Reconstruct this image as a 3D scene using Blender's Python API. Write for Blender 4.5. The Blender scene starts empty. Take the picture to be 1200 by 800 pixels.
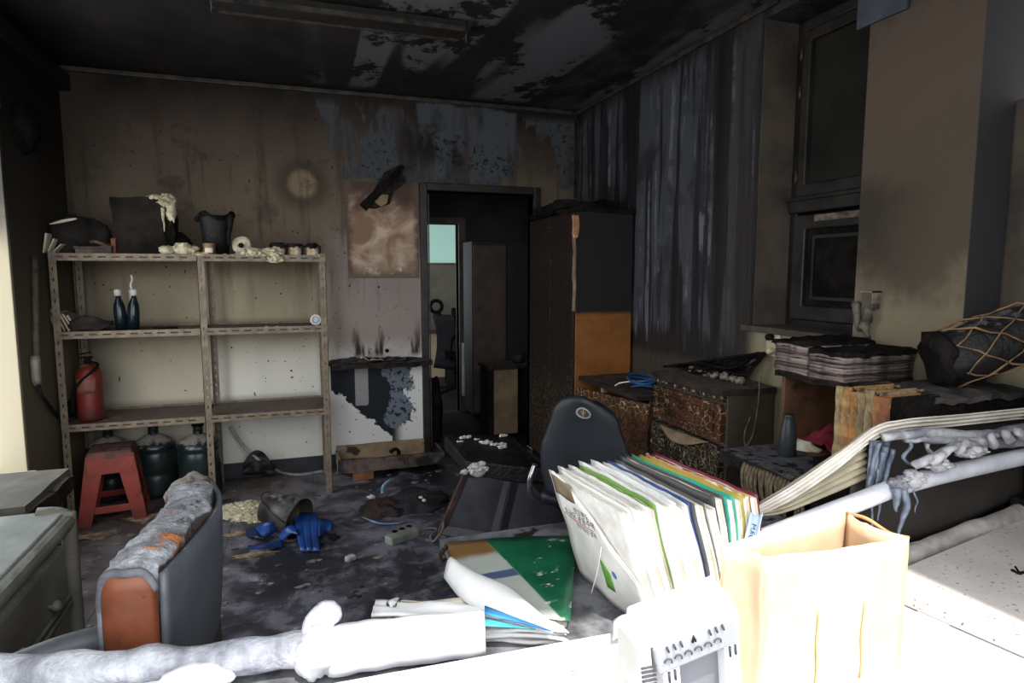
import bpy, bmesh, math, random
from mathutils import Vector, Matrix, noise, Euler
random.seed(7)
PI = math.pi
SC = bpy.context.scene
COL = SC.collection
# ------------------------------------------------------------------ camera, sky, sun, exposure
CAM = Vector((0, 0, 1.45)); FPX = 742.0; YAW = math.radians(18.8); PIT = math.radians(6.2)
cd = bpy.data.cameras.new('camera'); cam = bpy.data.objects.new('camera', cd); COL.objects.link(cam)
cd.sensor_width = 36.0; cd.lens = FPX * 36 / 1200; cd.clip_start = 0.02
cam.location = CAM; cam.rotation_euler = (PI / 2 - PIT, 0, -YAW)
SC.camera = cam
world = bpy.data.worlds.new('sky'); SC.world = world; world.use_nodes = True
bg = world.node_tree.nodes['Background']
bg.inputs['Color'].default_value = (0.92, 0.96, 1.0, 1); bg.inputs['Strength'].default_value = 5.2
sd = bpy.data.lights.new('sun', 'SUN'); sd.energy = 8.5; sd.angle = math.radians(1.5); sd.color = (1, 0.95, 0.88)
sun = bpy.data.objects.new('sun', sd); COL.objects.link(sun); sun.location = (0, -3, 6)
SUN_EL = math.radians(63.5); SUN_AZ = math.radians(4)
sv = Vector((-math.sin(SUN_AZ) * math.cos(SUN_EL), math.cos(SUN_AZ) * math.cos(SUN_EL), -math.sin(SUN_EL)))
sun.rotation_euler = sv.to_track_quat('-Z', 'Y').to_euler()
SC.view_settings.view_transform = 'Standard'; SC.view_settings.look = 'None'
SC.view_settings.gamma = 1.0; SC.view_settings.use_curve_mapping = False
SC.view_settings.exposure = 0.0

def portal(loc, rot, sx, sy):
    l = bpy.data.lights.new('daylight_opening', 'AREA'); l.shape = 'RECTANGLE'; l.size = sx; l.size_y = sy
    l.cycles.is_portal = True
    o = bpy.data.objects.new('daylight_opening', l); COL.objects.link(o); o.location = loc; o.rotation_euler = rot
portal((0.02, 0.44, 1.63), (PI / 2, 0, 0), 2.74, 1.96)          # the window the photograph is taken through
portal((-1.42, 3.02, 1.35), (PI / 2, 0, -PI / 2), 1.6, 1.9)      # the window in the left wall

# where a photograph pixel (1200x800) meets a plane x=, y= or z= of the place
_f = Vector((math.sin(YAW) * math.cos(PIT), math.cos(YAW) * math.cos(PIT), -math.sin(PIT)))
_r = Vector((math.cos(YAW), -math.sin(YAW), 0)); _u = _r.cross(_f)
def at(px, py, x=None, y=None, z=None):
    d = _f + _r * ((px - 600) / FPX) + _u * ((400 - py) / FPX)
    i, v = (0, x) if x is not None else (1, y) if y is not None else (2, z)
    return CAM + d * ((v - CAM[i]) / d[i])

# ------------------------------------------------------------------ materials
def hx(s):
    if not isinstance(s, str): return tuple(s)[:3]
    s = s.lstrip('#'); c = [int(s[i:i + 2], 16) / 255 for i in (0, 2, 4)]
    return tuple(v / 12.92 if v <= .04045 else ((v + .055) / 1.055) ** 2.4 for v in c)

class K:                                    # a float socket with arithmetic
    def __init__(s, t, k): s.t, s.k = t, k
    def _m(s, op, *a):
        n = s.t.nt.nodes.new('ShaderNodeMath'); n.operation = op
        for i, v in enumerate((s,) + a):
            if isinstance(v, K): s.t.nt.links.new(v.k, n.inputs[i])
            else: n.inputs[i].default_value = v
        return K(s.t, n.outputs[0])
    def __add__(s, o): return s._m('ADD', o)
    __radd__ = __add__
    def __sub__(s, o): return s._m('SUBTRACT', o)
    def __rsub__(s, o): return (s * -1) + o
    def __mul__(s, o): return s._m('MULTIPLY', o)
    __rmul__ = __mul__
    def __truediv__(s, o): return s._m('DIVIDE', o)
    def abs(s): return s._m('ABSOLUTE')
    def sqrt(s): return s._m('SQRT')
    def mx(s, o): return s._m('MAXIMUM', o)
    def mn(s, o): return s._m('MINIMUM', o)
    def ss(s, a, b):                        # smoothstep a..b, falling when a > b
        n = s.t.nt.nodes.new('ShaderNodeMapRange'); n.interpolation_type = 'SMOOTHSTEP'
        s.t.nt.links.new(s.k, n.inputs[0])
        if a < b: n.inputs[1].default_value, n.inputs[2].default_value = a, b
        else:
            n.inputs[1].default_value, n.inputs[2].default_value = b, a
            n.inputs[3].default_value, n.inputs[4].default_value = 1, 0
        return K(s.t, n.outputs[0])

class T:
    def __init__(s, name):
        s.m = bpy.data.materials.new(name); s.m.use_nodes = True; s.nt = s.m.node_tree
        s.b = s.nt.nodes['Principled BSDF']
        s.co = s.nt.nodes.new('ShaderNodeTexCoord').outputs['Object']
        s.geo = s.nt.nodes.new('ShaderNodeNewGeometry')
    def xyz(s, v=None):
        n = s.nt.nodes.new('ShaderNodeSeparateXYZ'); s.nt.links.new(v or s.co, n.inputs[0])
        return [K(s, n.outputs[i]) for i in range(3)]
    def up(s): return s.xyz(s.geo.outputs['Normal'])[2]
    def map(s, sc=(1, 1, 1), loc=(0, 0, 0)):
        n = s.nt.nodes.new('ShaderNodeMapping'); n.inputs['Scale'].default_value = sc; n.inputs['Location'].default_value = loc
        s.nt.links.new(s.co, n.inputs[0]); return n.outputs[0]
    def noi(s, scale=5, det=4, rough=.55, dist=0, sc=None, loc=(0, 0, 0)):
        n = s.nt.nodes.new('ShaderNodeTexNoise')
        n.inputs['Scale'].default_value = scale; n.inputs['Detail'].default_value = det
        n.inputs['Roughness'].default_value = rough; n.inputs['Distortion'].default_value = dist
        s.nt.links.new(s.map(sc or (1, 1, 1), loc), n.inputs['Vector'])
        return K(s, n.outputs[0])
    def vor(s, scale=10, feat='DISTANCE_TO_EDGE', sc=None, loc=(0, 0, 0), warp=0):
        n = s.nt.nodes.new('ShaderNodeTexVoronoi'); n.feature = feat; n.inputs['Scale'].default_value = scale
        v = s.map(sc or (1, 1, 1), loc)
        if warp:
            w = s.nt.nodes.new('ShaderNodeTexNoise'); w.inputs['Scale'].default_value = scale * .8
            s.nt.links.new(v, w.inputs['Vector'])
            q = s.nt.nodes.new('ShaderNodeVectorMath'); q.operation = 'MULTIPLY_ADD'
            q.inputs[1].default_value = (warp,) * 3
            s.nt.links.new(w.outputs['Color'], q.inputs[0]); s.nt.links.new(v, q.inputs[2]); v = q.outputs[0]
        s.nt.links.new(v, n.inputs['Vector'])
        return K(s, n.outputs[0])
    def mix(s, f, a, b):
        n = s.nt.nodes.new('ShaderNodeMix'); n.data_type = 'RGBA'
        if isinstance(f, K): s.nt.links.new(f.k, n.inputs[0])
        else: n.inputs[0].default_value = f
        for i, c in ((6, a), (7, b)):
            if isinstance(c, (str, tuple)): n.inputs[i].default_value = hx(c) + (1,)
            else: s.nt.links.new(c, n.inputs[i])
        return n.outputs[2]
    def done(s, col, rough=.7, bump=None, bs=.3, bd=.01, metal=0, spec=.5, **kw):
        L = s.nt.links
        if isinstance(col, (str, tuple)): s.b.inputs['Base Color'].default_value = hx(col) + (1,)
        else: L.new(col, s.b.inputs['Base Color'])
        for nm, v in (('Roughness', rough), ('Metallic', metal), ('Specular IOR Level', spec)):
            if isinstance(v, K): L.new(v.k, s.b.inputs[nm])
            else: s.b.inputs[nm].default_value = v
        if bump is not None:
            n = s.nt.nodes.new('ShaderNodeBump'); n.inputs['Strength'].default_value = bs; n.inputs['Distance'].default_value = bd
            L.new(bump.k, n.inputs['Height']); L.new(n.outputs[0], s.b.inputs['Normal'])
        for k, v in kw.items():
            s.b.inputs[k.replace('_', ' ')].default_value = v
        return s.m

def M(name, c, c2=None, scale=8, rough=.7, soot=0., sc='#0d0c0b', sscale=5, dust=0., dc='#8d8a86', bs=.35, bd=.004, det=5, spec=.4, **kw):
    """plain stuff with uneven colour, soot stains of their own shape and ash that settled on top"""
    t = T(name); n = t.noi(scale, det, .6); c2 = c2 or tuple(v * .7 for v in hx(c))
    col = t.mix(n.ss(.35, .65), c, c2)
    if soot:
        q = t.noi(sscale, 6, .62, loc=(3.1, 7.7, 1.3)); col = t.mix(q.ss(.28 + soot * .42, .22 + soot * .42), col, sc)
    if dust:
        d = (t.up() + (t.noi(scale * 3, 5, .7, loc=(1, 2, 3)) - .5) * 1.6).ss(1.05 - dust, 1.25 - dust); col = t.mix(d, col, dc)
        if not isinstance(rough, K): rough = d * (.95 - rough) + rough
    return t.done(col, rough, t.noi(scale * 4, 5, .65), bs, bd, spec=spec, **kw)

m_soot = M('charred_black', '#211e1c', '#100e0d', 9, .8, bs=1, bd=.014, spec=.08)
m_sootgloss = M('charred_shiny', '#232122', '#111011', 7, .5, dust=.22, dc='#5a595e', bs=1, bd=.012, spec=.22)
m_charwood = M('charred_wood', '#332924', '#15110f', 12, .75, bs=1, bd=.012, dust=.24, dc='#645d56', spec=.15)
m_ash = M('white_ash', '#b9bac0', '#7d7f86', 14, .9, bs=.9, bd=.01)
m_foam = M('extinguisher_foam', '#d9d0b4', '#b5a888', 18, .95, bs=1, bd=.012)
m_foamw = M('pale_foam', '#e6e4de', '#bdbab2', 22, .95, bs=1, bd=.012)
m_rack = M('sooty_rack_steel', '#7d705e', '#665a4b', 30, .55, soot=.13, sc='#2b231d', sscale=70, dust=.1, dc='#a79c89')
m_rackb = M('sooty_rack_board', '#4a2a20', '#2a1a15', 10, .55, soot=.3, sc='#15100e', dust=.22, dc='#6b5d52')
m_red = M('scorched_red_plastic', '#8c3629', '#642820', 6, .5, soot=.22, sc='#2a1310', sscale=7, dust=.12, dc='#5a423a')
m_redx = M('red_cylinder_paint', '#7c2a22', '#4e1d19', 6, .5, soot=.2, sc='#2b1512', dust=.2, dc='#6e5a52')
m_blue = M('blue_plastic', '#234a90', '#162f60', 7, .35, soot=.16, sc='#10131c', sscale=9)
m_navy = M('navy_chair_plastic', '#1d2128', '#14171c', 5, .5, bs=.1, dust=.05, dc='#2f3740')
m_chrome = M('dull_chrome', '#b9babc', '#77787a', 9, .25, metal=.9, bs=.05)
m_jug = M('sooty_jug_plastic', '#22302f', '#161e1f', 7, .3, bs=.1, dust=.45, dc='#8f8680', spec=.6)
m_card = M('burnt_cardboard', '#77624c', '#3d3128', 7, .85, soot=.3)
m_paper = M('paper_white', '#e9e8e6', '#d8d7d6', 5, .75, bs=.1)
m_paperb = M('scorched_paper', '#d9d2c4', '#b8a888', 6, .8, soot=.18, sc='#4a3420', sscale=6, bs=.2)
m_pages = M('page_edges', '#dcd9d3', '#cbc7c0', 25, .8, bs=.2, bd=.002)
m_kraft = M('kraft_paper_bag', '#cdb294', '#bd9e7e', 4, .7, bs=.15)
m_grey = M('grey_chair_shell', '#5d6067', '#4b4e55', 4, .45, bs=.08, dust=.06, dc='#8a8c92')
m_orange = M('burnt_orange_vinyl', '#7d4429', '#5a2f1e', 6, .5, soot=.3, sc='#3b221a', sscale=8, bs=.3)
m_ashtop = None
m_cab = M('sooty_grey_cabinet', '#7b776c', '#5f5b52', 5, .55, bs=.1, dust=.16, dc='#83857f')
m_cabtop = M('dusty_cabinet_top', '#8f948f', '#747a76', 7, .6, soot=.18, sc='#34322e', sscale=14, bs=.2)
m_wtan = M('raw_tan_wood', '#968064', '#77644c', 9, .7, soot=.25, sc='#2a211c', sscale=6)
m_worange = M('orange_plywood', '#9a5a22', '#84491a', 5, .6, soot=.08, sc='#2a1a10', bs=.1)
m_wbrown = M('brown_veneer', '#4b3a2e', '#3a2c23', 6, .55, soot=.12, dust=.1, dc='#5c5048', bs=.15)
m_white = M('white_plastic', '#d8d8dc', '#c9c9ce', 4, .5, bs=.08)
m_whitesmoke = M('smoked_white_plastic', '#d2cfca', '#b2aea8', 5, .55, soot=.12, sc='#6f675d', bs=.1)
m_cream = M('cream_socket_plastic', '#c9bf9f', '#a3987c', 9, .5, soot=.18, sc='#3a342a', sscale=30)
m_tan = M('tan_cord', '#8a6c4a', '#5c4530', 20, .8)
m_bluecab = M('blue_cable', '#2f5f94', '#24496f', 20, .5)
m_greyplug = M('grey_plastic', '#a2a49c', '#7c7f79', 8, .5, soot=.15)
m_stick = M('twisted_straw', '#7d7158', '#4f4636', 30, .9, soot=.2, sscale=20)

def crackle(name, base, base2, crack, scale, zlo=None, zhi=None, amount=.5, sc=None):
    """brown veneer whose varnish blistered into pale cracks"""
    t = T(name); n = t.noi(5, 4, .6)
    col = t.mix(n.ss(.3, .7), base, base2)
    v = t.vor(scale, warp=.05, sc=sc); msk = t.noi(3.2, 4, .6, loc=(4, 1, 9)).ss(.62 - amount * .4, .68 - amount * .4)
    if zlo is not None:
        z = t.xyz()[2]; msk = msk * z.ss(zlo[0], zlo[1])
    line = v.ss(.06, .02) * msk
    col = t.mix(line, col, crack)
    return t.done(col, .5, v.ss(0, .12) + t.noi(30, 4) * .4, .9, .01, spec=.4)
m_crack_drawer = crackle('crackled_drawer_varnish', '#5a3220', '#24160f', '#a58a62', 24, amount=.5)
m_crack_dark = crackle('crackled_dark_varnish', '#33231a', '#1b130e', '#948a6e', 28, amount=.55)
m_crack_panel = crackle('crackled_panel_varnish', '#5a3520', '#33200f', '#b39d70', 24, zlo=(.38, .5), amount=.85)
m_crack_ward = crackle('crackled_wardrobe_door', '#2d2019', '#1d1511', '#7d6a50', 38, zlo=(.95, .3), amount=.72)

# ------------------------------------------------------------------ mesh building
class MB:
    def __init__(s): s.v = []; s.f = []; s.sm = []
    def _add(s, vs, fs, smooth=False):
        o = len(s.v); s.v += [Vector(v) for v in vs]
        for f in fs: s.f.append(tuple(i + o for i in f)); s.sm.append(smooth)
        return s
    def box(s, a, b, R=None, c=None):
        """box between corners a and b; R rotates about c (or its centre)"""
        a, b = Vector(a), Vector(b)
        vs = [Vector((x, y, z)) for z in (a.z, b.z) for y in (a.y, b.y) for x in (a.x, b.x)]
        if R is not None:
            c = Vector(c) if c is not None else (a + b) / 2
            vs = [c + R @ (v - c) for v in vs]
        return s._add(vs, [(0, 2, 3, 1), (4, 5, 7, 6), (0, 1, 5, 4), (2, 6, 7, 3), (0, 4, 6, 2), (1, 3, 7, 5)])
    def hexa(s, p):
        """8 corners: bottom 0-3 around, top 4-7 around"""
        return s._add(p, [(3, 2, 1, 0), (4, 5, 6, 7), (0, 1, 5, 4), (1, 2, 6, 5), (2, 3, 7, 6), (3, 0, 4, 7)])
    def rbox(s, a, b, n=6, amp=.01, sc=6, R=None, seed=0, smooth=False):
        """a subdivided box roughened by noise"""
        a, b = Vector(a), Vector(b); d = b - a; mx = max(d)
        N = [max(1, round(n * q / mx)) for q in d]; idx = {}; vs = []; fs = []
        def V(i, j, k):
            key = (i, j, k)
            if key not in idx:
                p = a + Vector((d.x * i / N[0], d.y * j / N[1], d.z * k / N[2])); q = p * sc + Vector((seed * 3.3, seed * 1.7, seed))
                p = p + Vector(noise.noise_vector(q)) * amp + Vector(noise.noise_vector(q * 3.1)) * amp * .45
                idx[key] = len(vs); vs.append(p)
            return idx[key]
        for i in range(N[0]):
            for j in range(N[1]):
                fs.append((V(i, j, 0), V(i, j + 1, 0), V(i + 1, j + 1, 0), V(i + 1, j, 0)))
                fs.append((V(i, j, N[2]), V(i + 1, j, N[2]), V(i + 1, j + 1, N[2]), V(i, j + 1, N[2])))
        for i in range(N[0]):
            for k in range(N[2]):
                fs.append((V(i, 0, k), V(i + 1, 0, k), V(i + 1, 0, k + 1), V(i, 0, k + 1)))
                fs.append((V(i, N[1], k), V(i, N[1], k + 1), V(i + 1, N[1], k + 1), V(i + 1, N[1], k)))
        for j in range(N[1]):
            for k in range(N[2]):
                fs.append((V(0, j, k), V(0, j, k + 1), V(0, j + 1, k + 1), V(0, j + 1, k)))
                fs.append((V(N[0], j, k), V(N[0], j + 1, k), V(N[0], j + 1, k + 1), V(N[0], j, k + 1)))
        if R is not None:
            c = (a + b) / 2; vs = [c + R @ (v - c) for v in vs]
        return s._add(vs, fs, smooth)
    def tube(s, pts, r, seg=8, closed=False, jit=0, sc=30):
        pts = [Vector(p) for p in pts]; n = len(pts); vs = []; fs = []
        up = Vector((0, 0, 1)); prev = None
        for i, p in enumerate(pts):
            t = ((pts[(i + 1) % n] - pts[i - 1]) if closed else (pts[min(i + 1, n - 1)] - pts[max(i - 1, 0)])).normalized()
            if prev is None:
                x = t.cross(up)
                if x.length < .1: x = t.cross(Vector((1, 0, 0)))
            else: x = prev - t * prev.dot(t)
            x.normalize(); prev = x; y = t.cross(x)
            rr = r[i] if isinstance(r, (list, tuple)) else r
            for k in range(seg):
                a = 2 * PI * k / seg; q = p + (x * math.cos(a) + y * math.sin(a)) * rr
                if jit: q = q + Vector(noise.noise_vector(q * sc)) * jit
                vs.append(q)
        m = n if closed else n - 1
        for i in range(m):
            for k in range(seg):
                a, b = i * seg + k, i * seg + (k + 1) % seg; c = ((i + 1) % n) * seg
                fs.append((a, b, c + (k + 1) % seg, c + k))
        if not closed:
            fs.append(tuple(reversed(range(seg)))); fs.append(tuple((n - 1) * seg + k for k in range(seg)))
        return s._add(vs, fs, True)
    def lathe(s, prof, c=(0, 0, 0), seg=24, R=None, jit=0, sc=12, cap=True):
        c = Vector(c); vs = []; fs = []
        for r, z in prof:
            for k in range(seg):
                a = 2 * PI * k / seg; v = Vector((r * math.cos(a), r * math.sin(a), z))
                if R is not None: v = R @ v
                v = v + c
                if jit: v = v + Vector(noise.noise_vector(v * sc)) * jit
                vs.append(v)
        for i in range(len(prof) - 1):
            for k in range(seg):
                k2 = (k + 1) % seg
                fs.append((i * seg + k, i * seg + k2, (i + 1) * seg + k2, (i + 1) * seg + k))
        if cap:
            fs.append(tuple(reversed(range(seg)))); fs.append(tuple((len(prof) - 1) * seg + k for k in range(seg)))
        return s._add(vs, fs, True)
    def sheet(s, fn, nu, nv, th, smooth=True, wrap=False):
        """closed thick sheet over fn(u, v)"""
        P = [[Vector(fn(i / nu, j / nv)) for j in range(nv + 1)] for i in range(nu + 1)]; vs = []; fs = []
        Nn = []
        for i in range(nu + 1):
            for j in range(nv + 1):
                a = P[min(i + 1, nu)][j] - P[max(i - 1, 0)][j]; b = P[i][min(j + 1, nv)] - P[i][max(j - 1, 0)]
                q = a.cross(b); Nn.append(q.normalized() if q.length > 1e-9 else Vector((0, 0, 1)))
        flat = [p for r in P for p in r]; w = nv + 1; o = len(flat)
        vs = [p + n * th / 2 for p, n in zip(flat, Nn)] + [p - n * th / 2 for p, n in zip(flat, Nn)]
        for i in range(nu):
            for j in range(nv):
                a = i * w + j; fs.append((a, a + w, a + w + 1, a + 1)); fs.append((o + a, o + a + 1, o + a + w + 1, o + a + w))
        for i in range(nu):
            a, b = i * w, (i + 1) * w; fs.append((a, o + a, o + b, b)); a, b = i * w + nv, (i + 1) * w + nv; fs.append((a, b, o + b, o + a))
        for j in range(nv):
            a = j; fs.append((a, a + 1, o + a + 1, o + a)); a = nu * w + j; fs.append((a, o + a, o + a + 1, a + 1))
        return s._add(vs, fs, smooth)
    def blob(s, c, r, amp=.3, sc=8, nu=24, nv=14, zmin=None, seed=0, oct=3):
        c = Vector(c); vs = []; fs = []
        for j in range(nv + 1):
            for i in range(nu):
                a = 2 * PI * i / nu; b = PI * j / nv
                d = Vector((math.cos(a) * math.sin(b), math.sin(a) * math.sin(b), math.cos(b))); q = d * sc * .12 + Vector((seed * 5.1, seed * 2.3, 0))
                k = 1 + amp * sum(noise.noise(q * (2.1 ** o)) / (1.7 ** o) for o in range(oct))
                v = c + Vector((d.x * r[0], d.y * r[1], d.z * r[2])) * k
                if zmin is not None and v.z < zmin: v.z = zmin
                vs.append(v)
        for j in range(nv):
            for i in range(nu):
                i2 = (i + 1) % nu; fs.append((j * nu + i, (j + 1) * nu + i, (j + 1) * nu + i2, j * nu + i2))
        return s._add(vs, fs, True)
    def clump(s, c, r, n=40, seed=0, k=.3, zmin=None, flat=1.0):
        """curdled heap: many small lumps over an ellipsoid"""
        rn = random.Random(seed); c = Vector(c); R = sum(r) / 3
        s.blob(c, [q * .8 for q in r], .2, 9, 16, 10, zmin, seed)
        for i in range(n):
            z = rn.uniform(-.4, 1); a = rn.uniform(0, 2 * PI); w = math.sqrt(1 - z * z) * rn.uniform(.55, 1)
            p = c + Vector((r[0] * w * math.cos(a), r[1] * w * math.sin(a), r[2] * z * .8)); q = R * k * rn.uniform(.5, 1.3)
            s.blob(p, (q * 1.2, q, q * .8 * flat), .35, 12, 10, 7, zmin, seed + i)
        return s
    def prism(s, poly, d0, d1, fr):
        """2-D outline pushed from d0 to d1; fr(a, b, d) -> point"""
        n = len(poly); vs = [fr(a, b, d0) for a, b in poly] + [fr(a, b, d1) for a, b in poly]
        fs = [tuple(reversed(range(n))), tuple(range(n, 2 * n))] + [(i, (i + 1) % n, n + (i + 1) % n, n + i) for i in range(n)]
        return s._add(vs, fs)
    def ring(s, outer, inner, d0, d1, fr):
        """frame between two outlines of the same number of points"""
        n = len(outer); vs = []
        for d in (d0, d1):
            vs += [fr(a, b, d) for a, b in outer] + [fr(a, b, d) for a, b in inner]
        fs = []
        for i in range(n):
            j = (i + 1) % n
            fs += [(i, n + i, n + j, j), (2 * n + i, 2 * n + j, 3 * n + j, 3 * n + i), (i, j, 2 * n + j, 2 * n + i), (n + i, 3 * n + i, 3 * n + j, n + j)]
        return s._add(vs, fs)
    def xf(s, Mx): s.v = [Mx @ v for v in s.v]; return s
    def build(s, name, mat, parent=None, bev=0, origin=True, recalc=True, subs=0):
        if origin:
            lo = [min(v[i] for v in s.v) for i in range(3)]; hi = [max(v[i] for v in s.v) for i in range(3)]
            o = Vector(((lo[0] + hi[0]) / 2, (lo[1] + hi[1]) / 2, lo[2]))
        else: o = Vector((0, 0, 0))
        me = bpy.data.meshes.new(name); me.from_pydata([v - o for v in s.v], [], s.f)
        me.polygons.foreach_set('use_smooth', s.sm); me.materials.append(mat)
        if recalc:
            bm = bmesh.new(); bm.from_mesh(me); bmesh.ops.recalc_face_normals(bm, faces=bm.faces); bm.to_mesh(me); bm.free()
        ob = bpy.data.objects.new(name, me); COL.objects.link(ob)
        WL[ob.name] = o
        if parent is not None: ob.parent = parent; ob.location = o - WL[parent.name]
        else: ob.location = o
        if bev:
            m = ob.modifiers.new('edge', 'BEVEL'); m.width = bev; m.segments = 2; m.limit_method = 'ANGLE'; m.angle_limit = math.radians(40)
        if subs:
            m = ob.modifiers.new('round', 'SUBSURF'); m.levels = subs; m.render_levels = subs
        return ob
WL = {}
def tag(o, label, cat, group=None):
    o['label'] = label; o['category'] = cat
    if group: o['group'] = group
    return o
def thing(name, label, cat, loc=(0, 0, 0), group=None):
    o = bpy.data.objects.new(name, None); COL.objects.link(o); o.location = loc; o.empty_display_size = .05
    WL[o.name] = Vector(loc); return tag(o, label, cat, group)
def part(name, mb, mat, parent, bev=0, label=None, **k):
    o = mb.build(name, mat, parent, bev, **k)
    if label: o['label'] = label
    return o
def struct(name, mb, mat, parent=None, bev=0, **k):
    o = mb.build(name, mat, parent, bev, origin=False, **k)
    if parent is None: o['kind'] = 'structure'
    return o
def dup(root, loc, label=None, scale=None):
    r = root.copy(); COL.objects.link(r); r.location = loc; WL[r.name] = Vector(loc)
    if label: r['label'] = label
    for ch in list(root.children):
        c = ch.copy(); COL.objects.link(c); c.parent = r
        for g in ch.children:
            d = g.copy(); COL.objects.link(d); d.parent = c
    return r
def spl(pts, n=8):
    """Catmull-Rom through pts"""
    p = [Vector(q) for q in pts]; p = [p[0] * 2 - p[1]] + p + [p[-1] * 2 - p[-2]]; out = []
    for i in range(1, len(p) - 2):
        for k in range(n):
            t = k / n; a, b, c, d = p[i - 1:i + 3]
            out.append(.5 * (2 * b + (c - a) * t + (2 * a - 5 * b + 4 * c - d) * t * t + (3 * b - a - 3 * c + d) * t ** 3))
    return out + [p[-2]]
def RZ(d): return Matrix.Rotation(math.radians(d), 3, 'Z')
def RX(d): return Matrix.Rotation(math.radians(d), 3, 'X')
def RY(d): return Matrix.Rotation(math.radians(d), 3, 'Y')
def nz(p, s=1, k=0): return noise.noise(Vector(p) * s + Vector((k * 7.1, k * 3.7, k)))
def text(body, size, fr, name, mat, parent, th=.0004):
    """flat print: letters laid on a surface by fr(a, b) -> point, a along the line, b up"""
    c = bpy.data.curves.new('print', 'FONT'); c.body = body; c.size = size; c.resolution_u = 2
    o = bpy.data.objects.new('print', c); COL.objects.link(o)
    me = bpy.data.meshes.new_from_object(o.evaluated_get(bpy.context.evaluated_depsgraph_get()))
    bpy.data.objects.remove(o)
    mb = MB(); mb._add([fr(v.co.x, v.co.y) for v in me.vertices], [tuple(p.vertices) for p in me.polygons])
    return part(name, mb, mat, parent, recalc=False)

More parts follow.
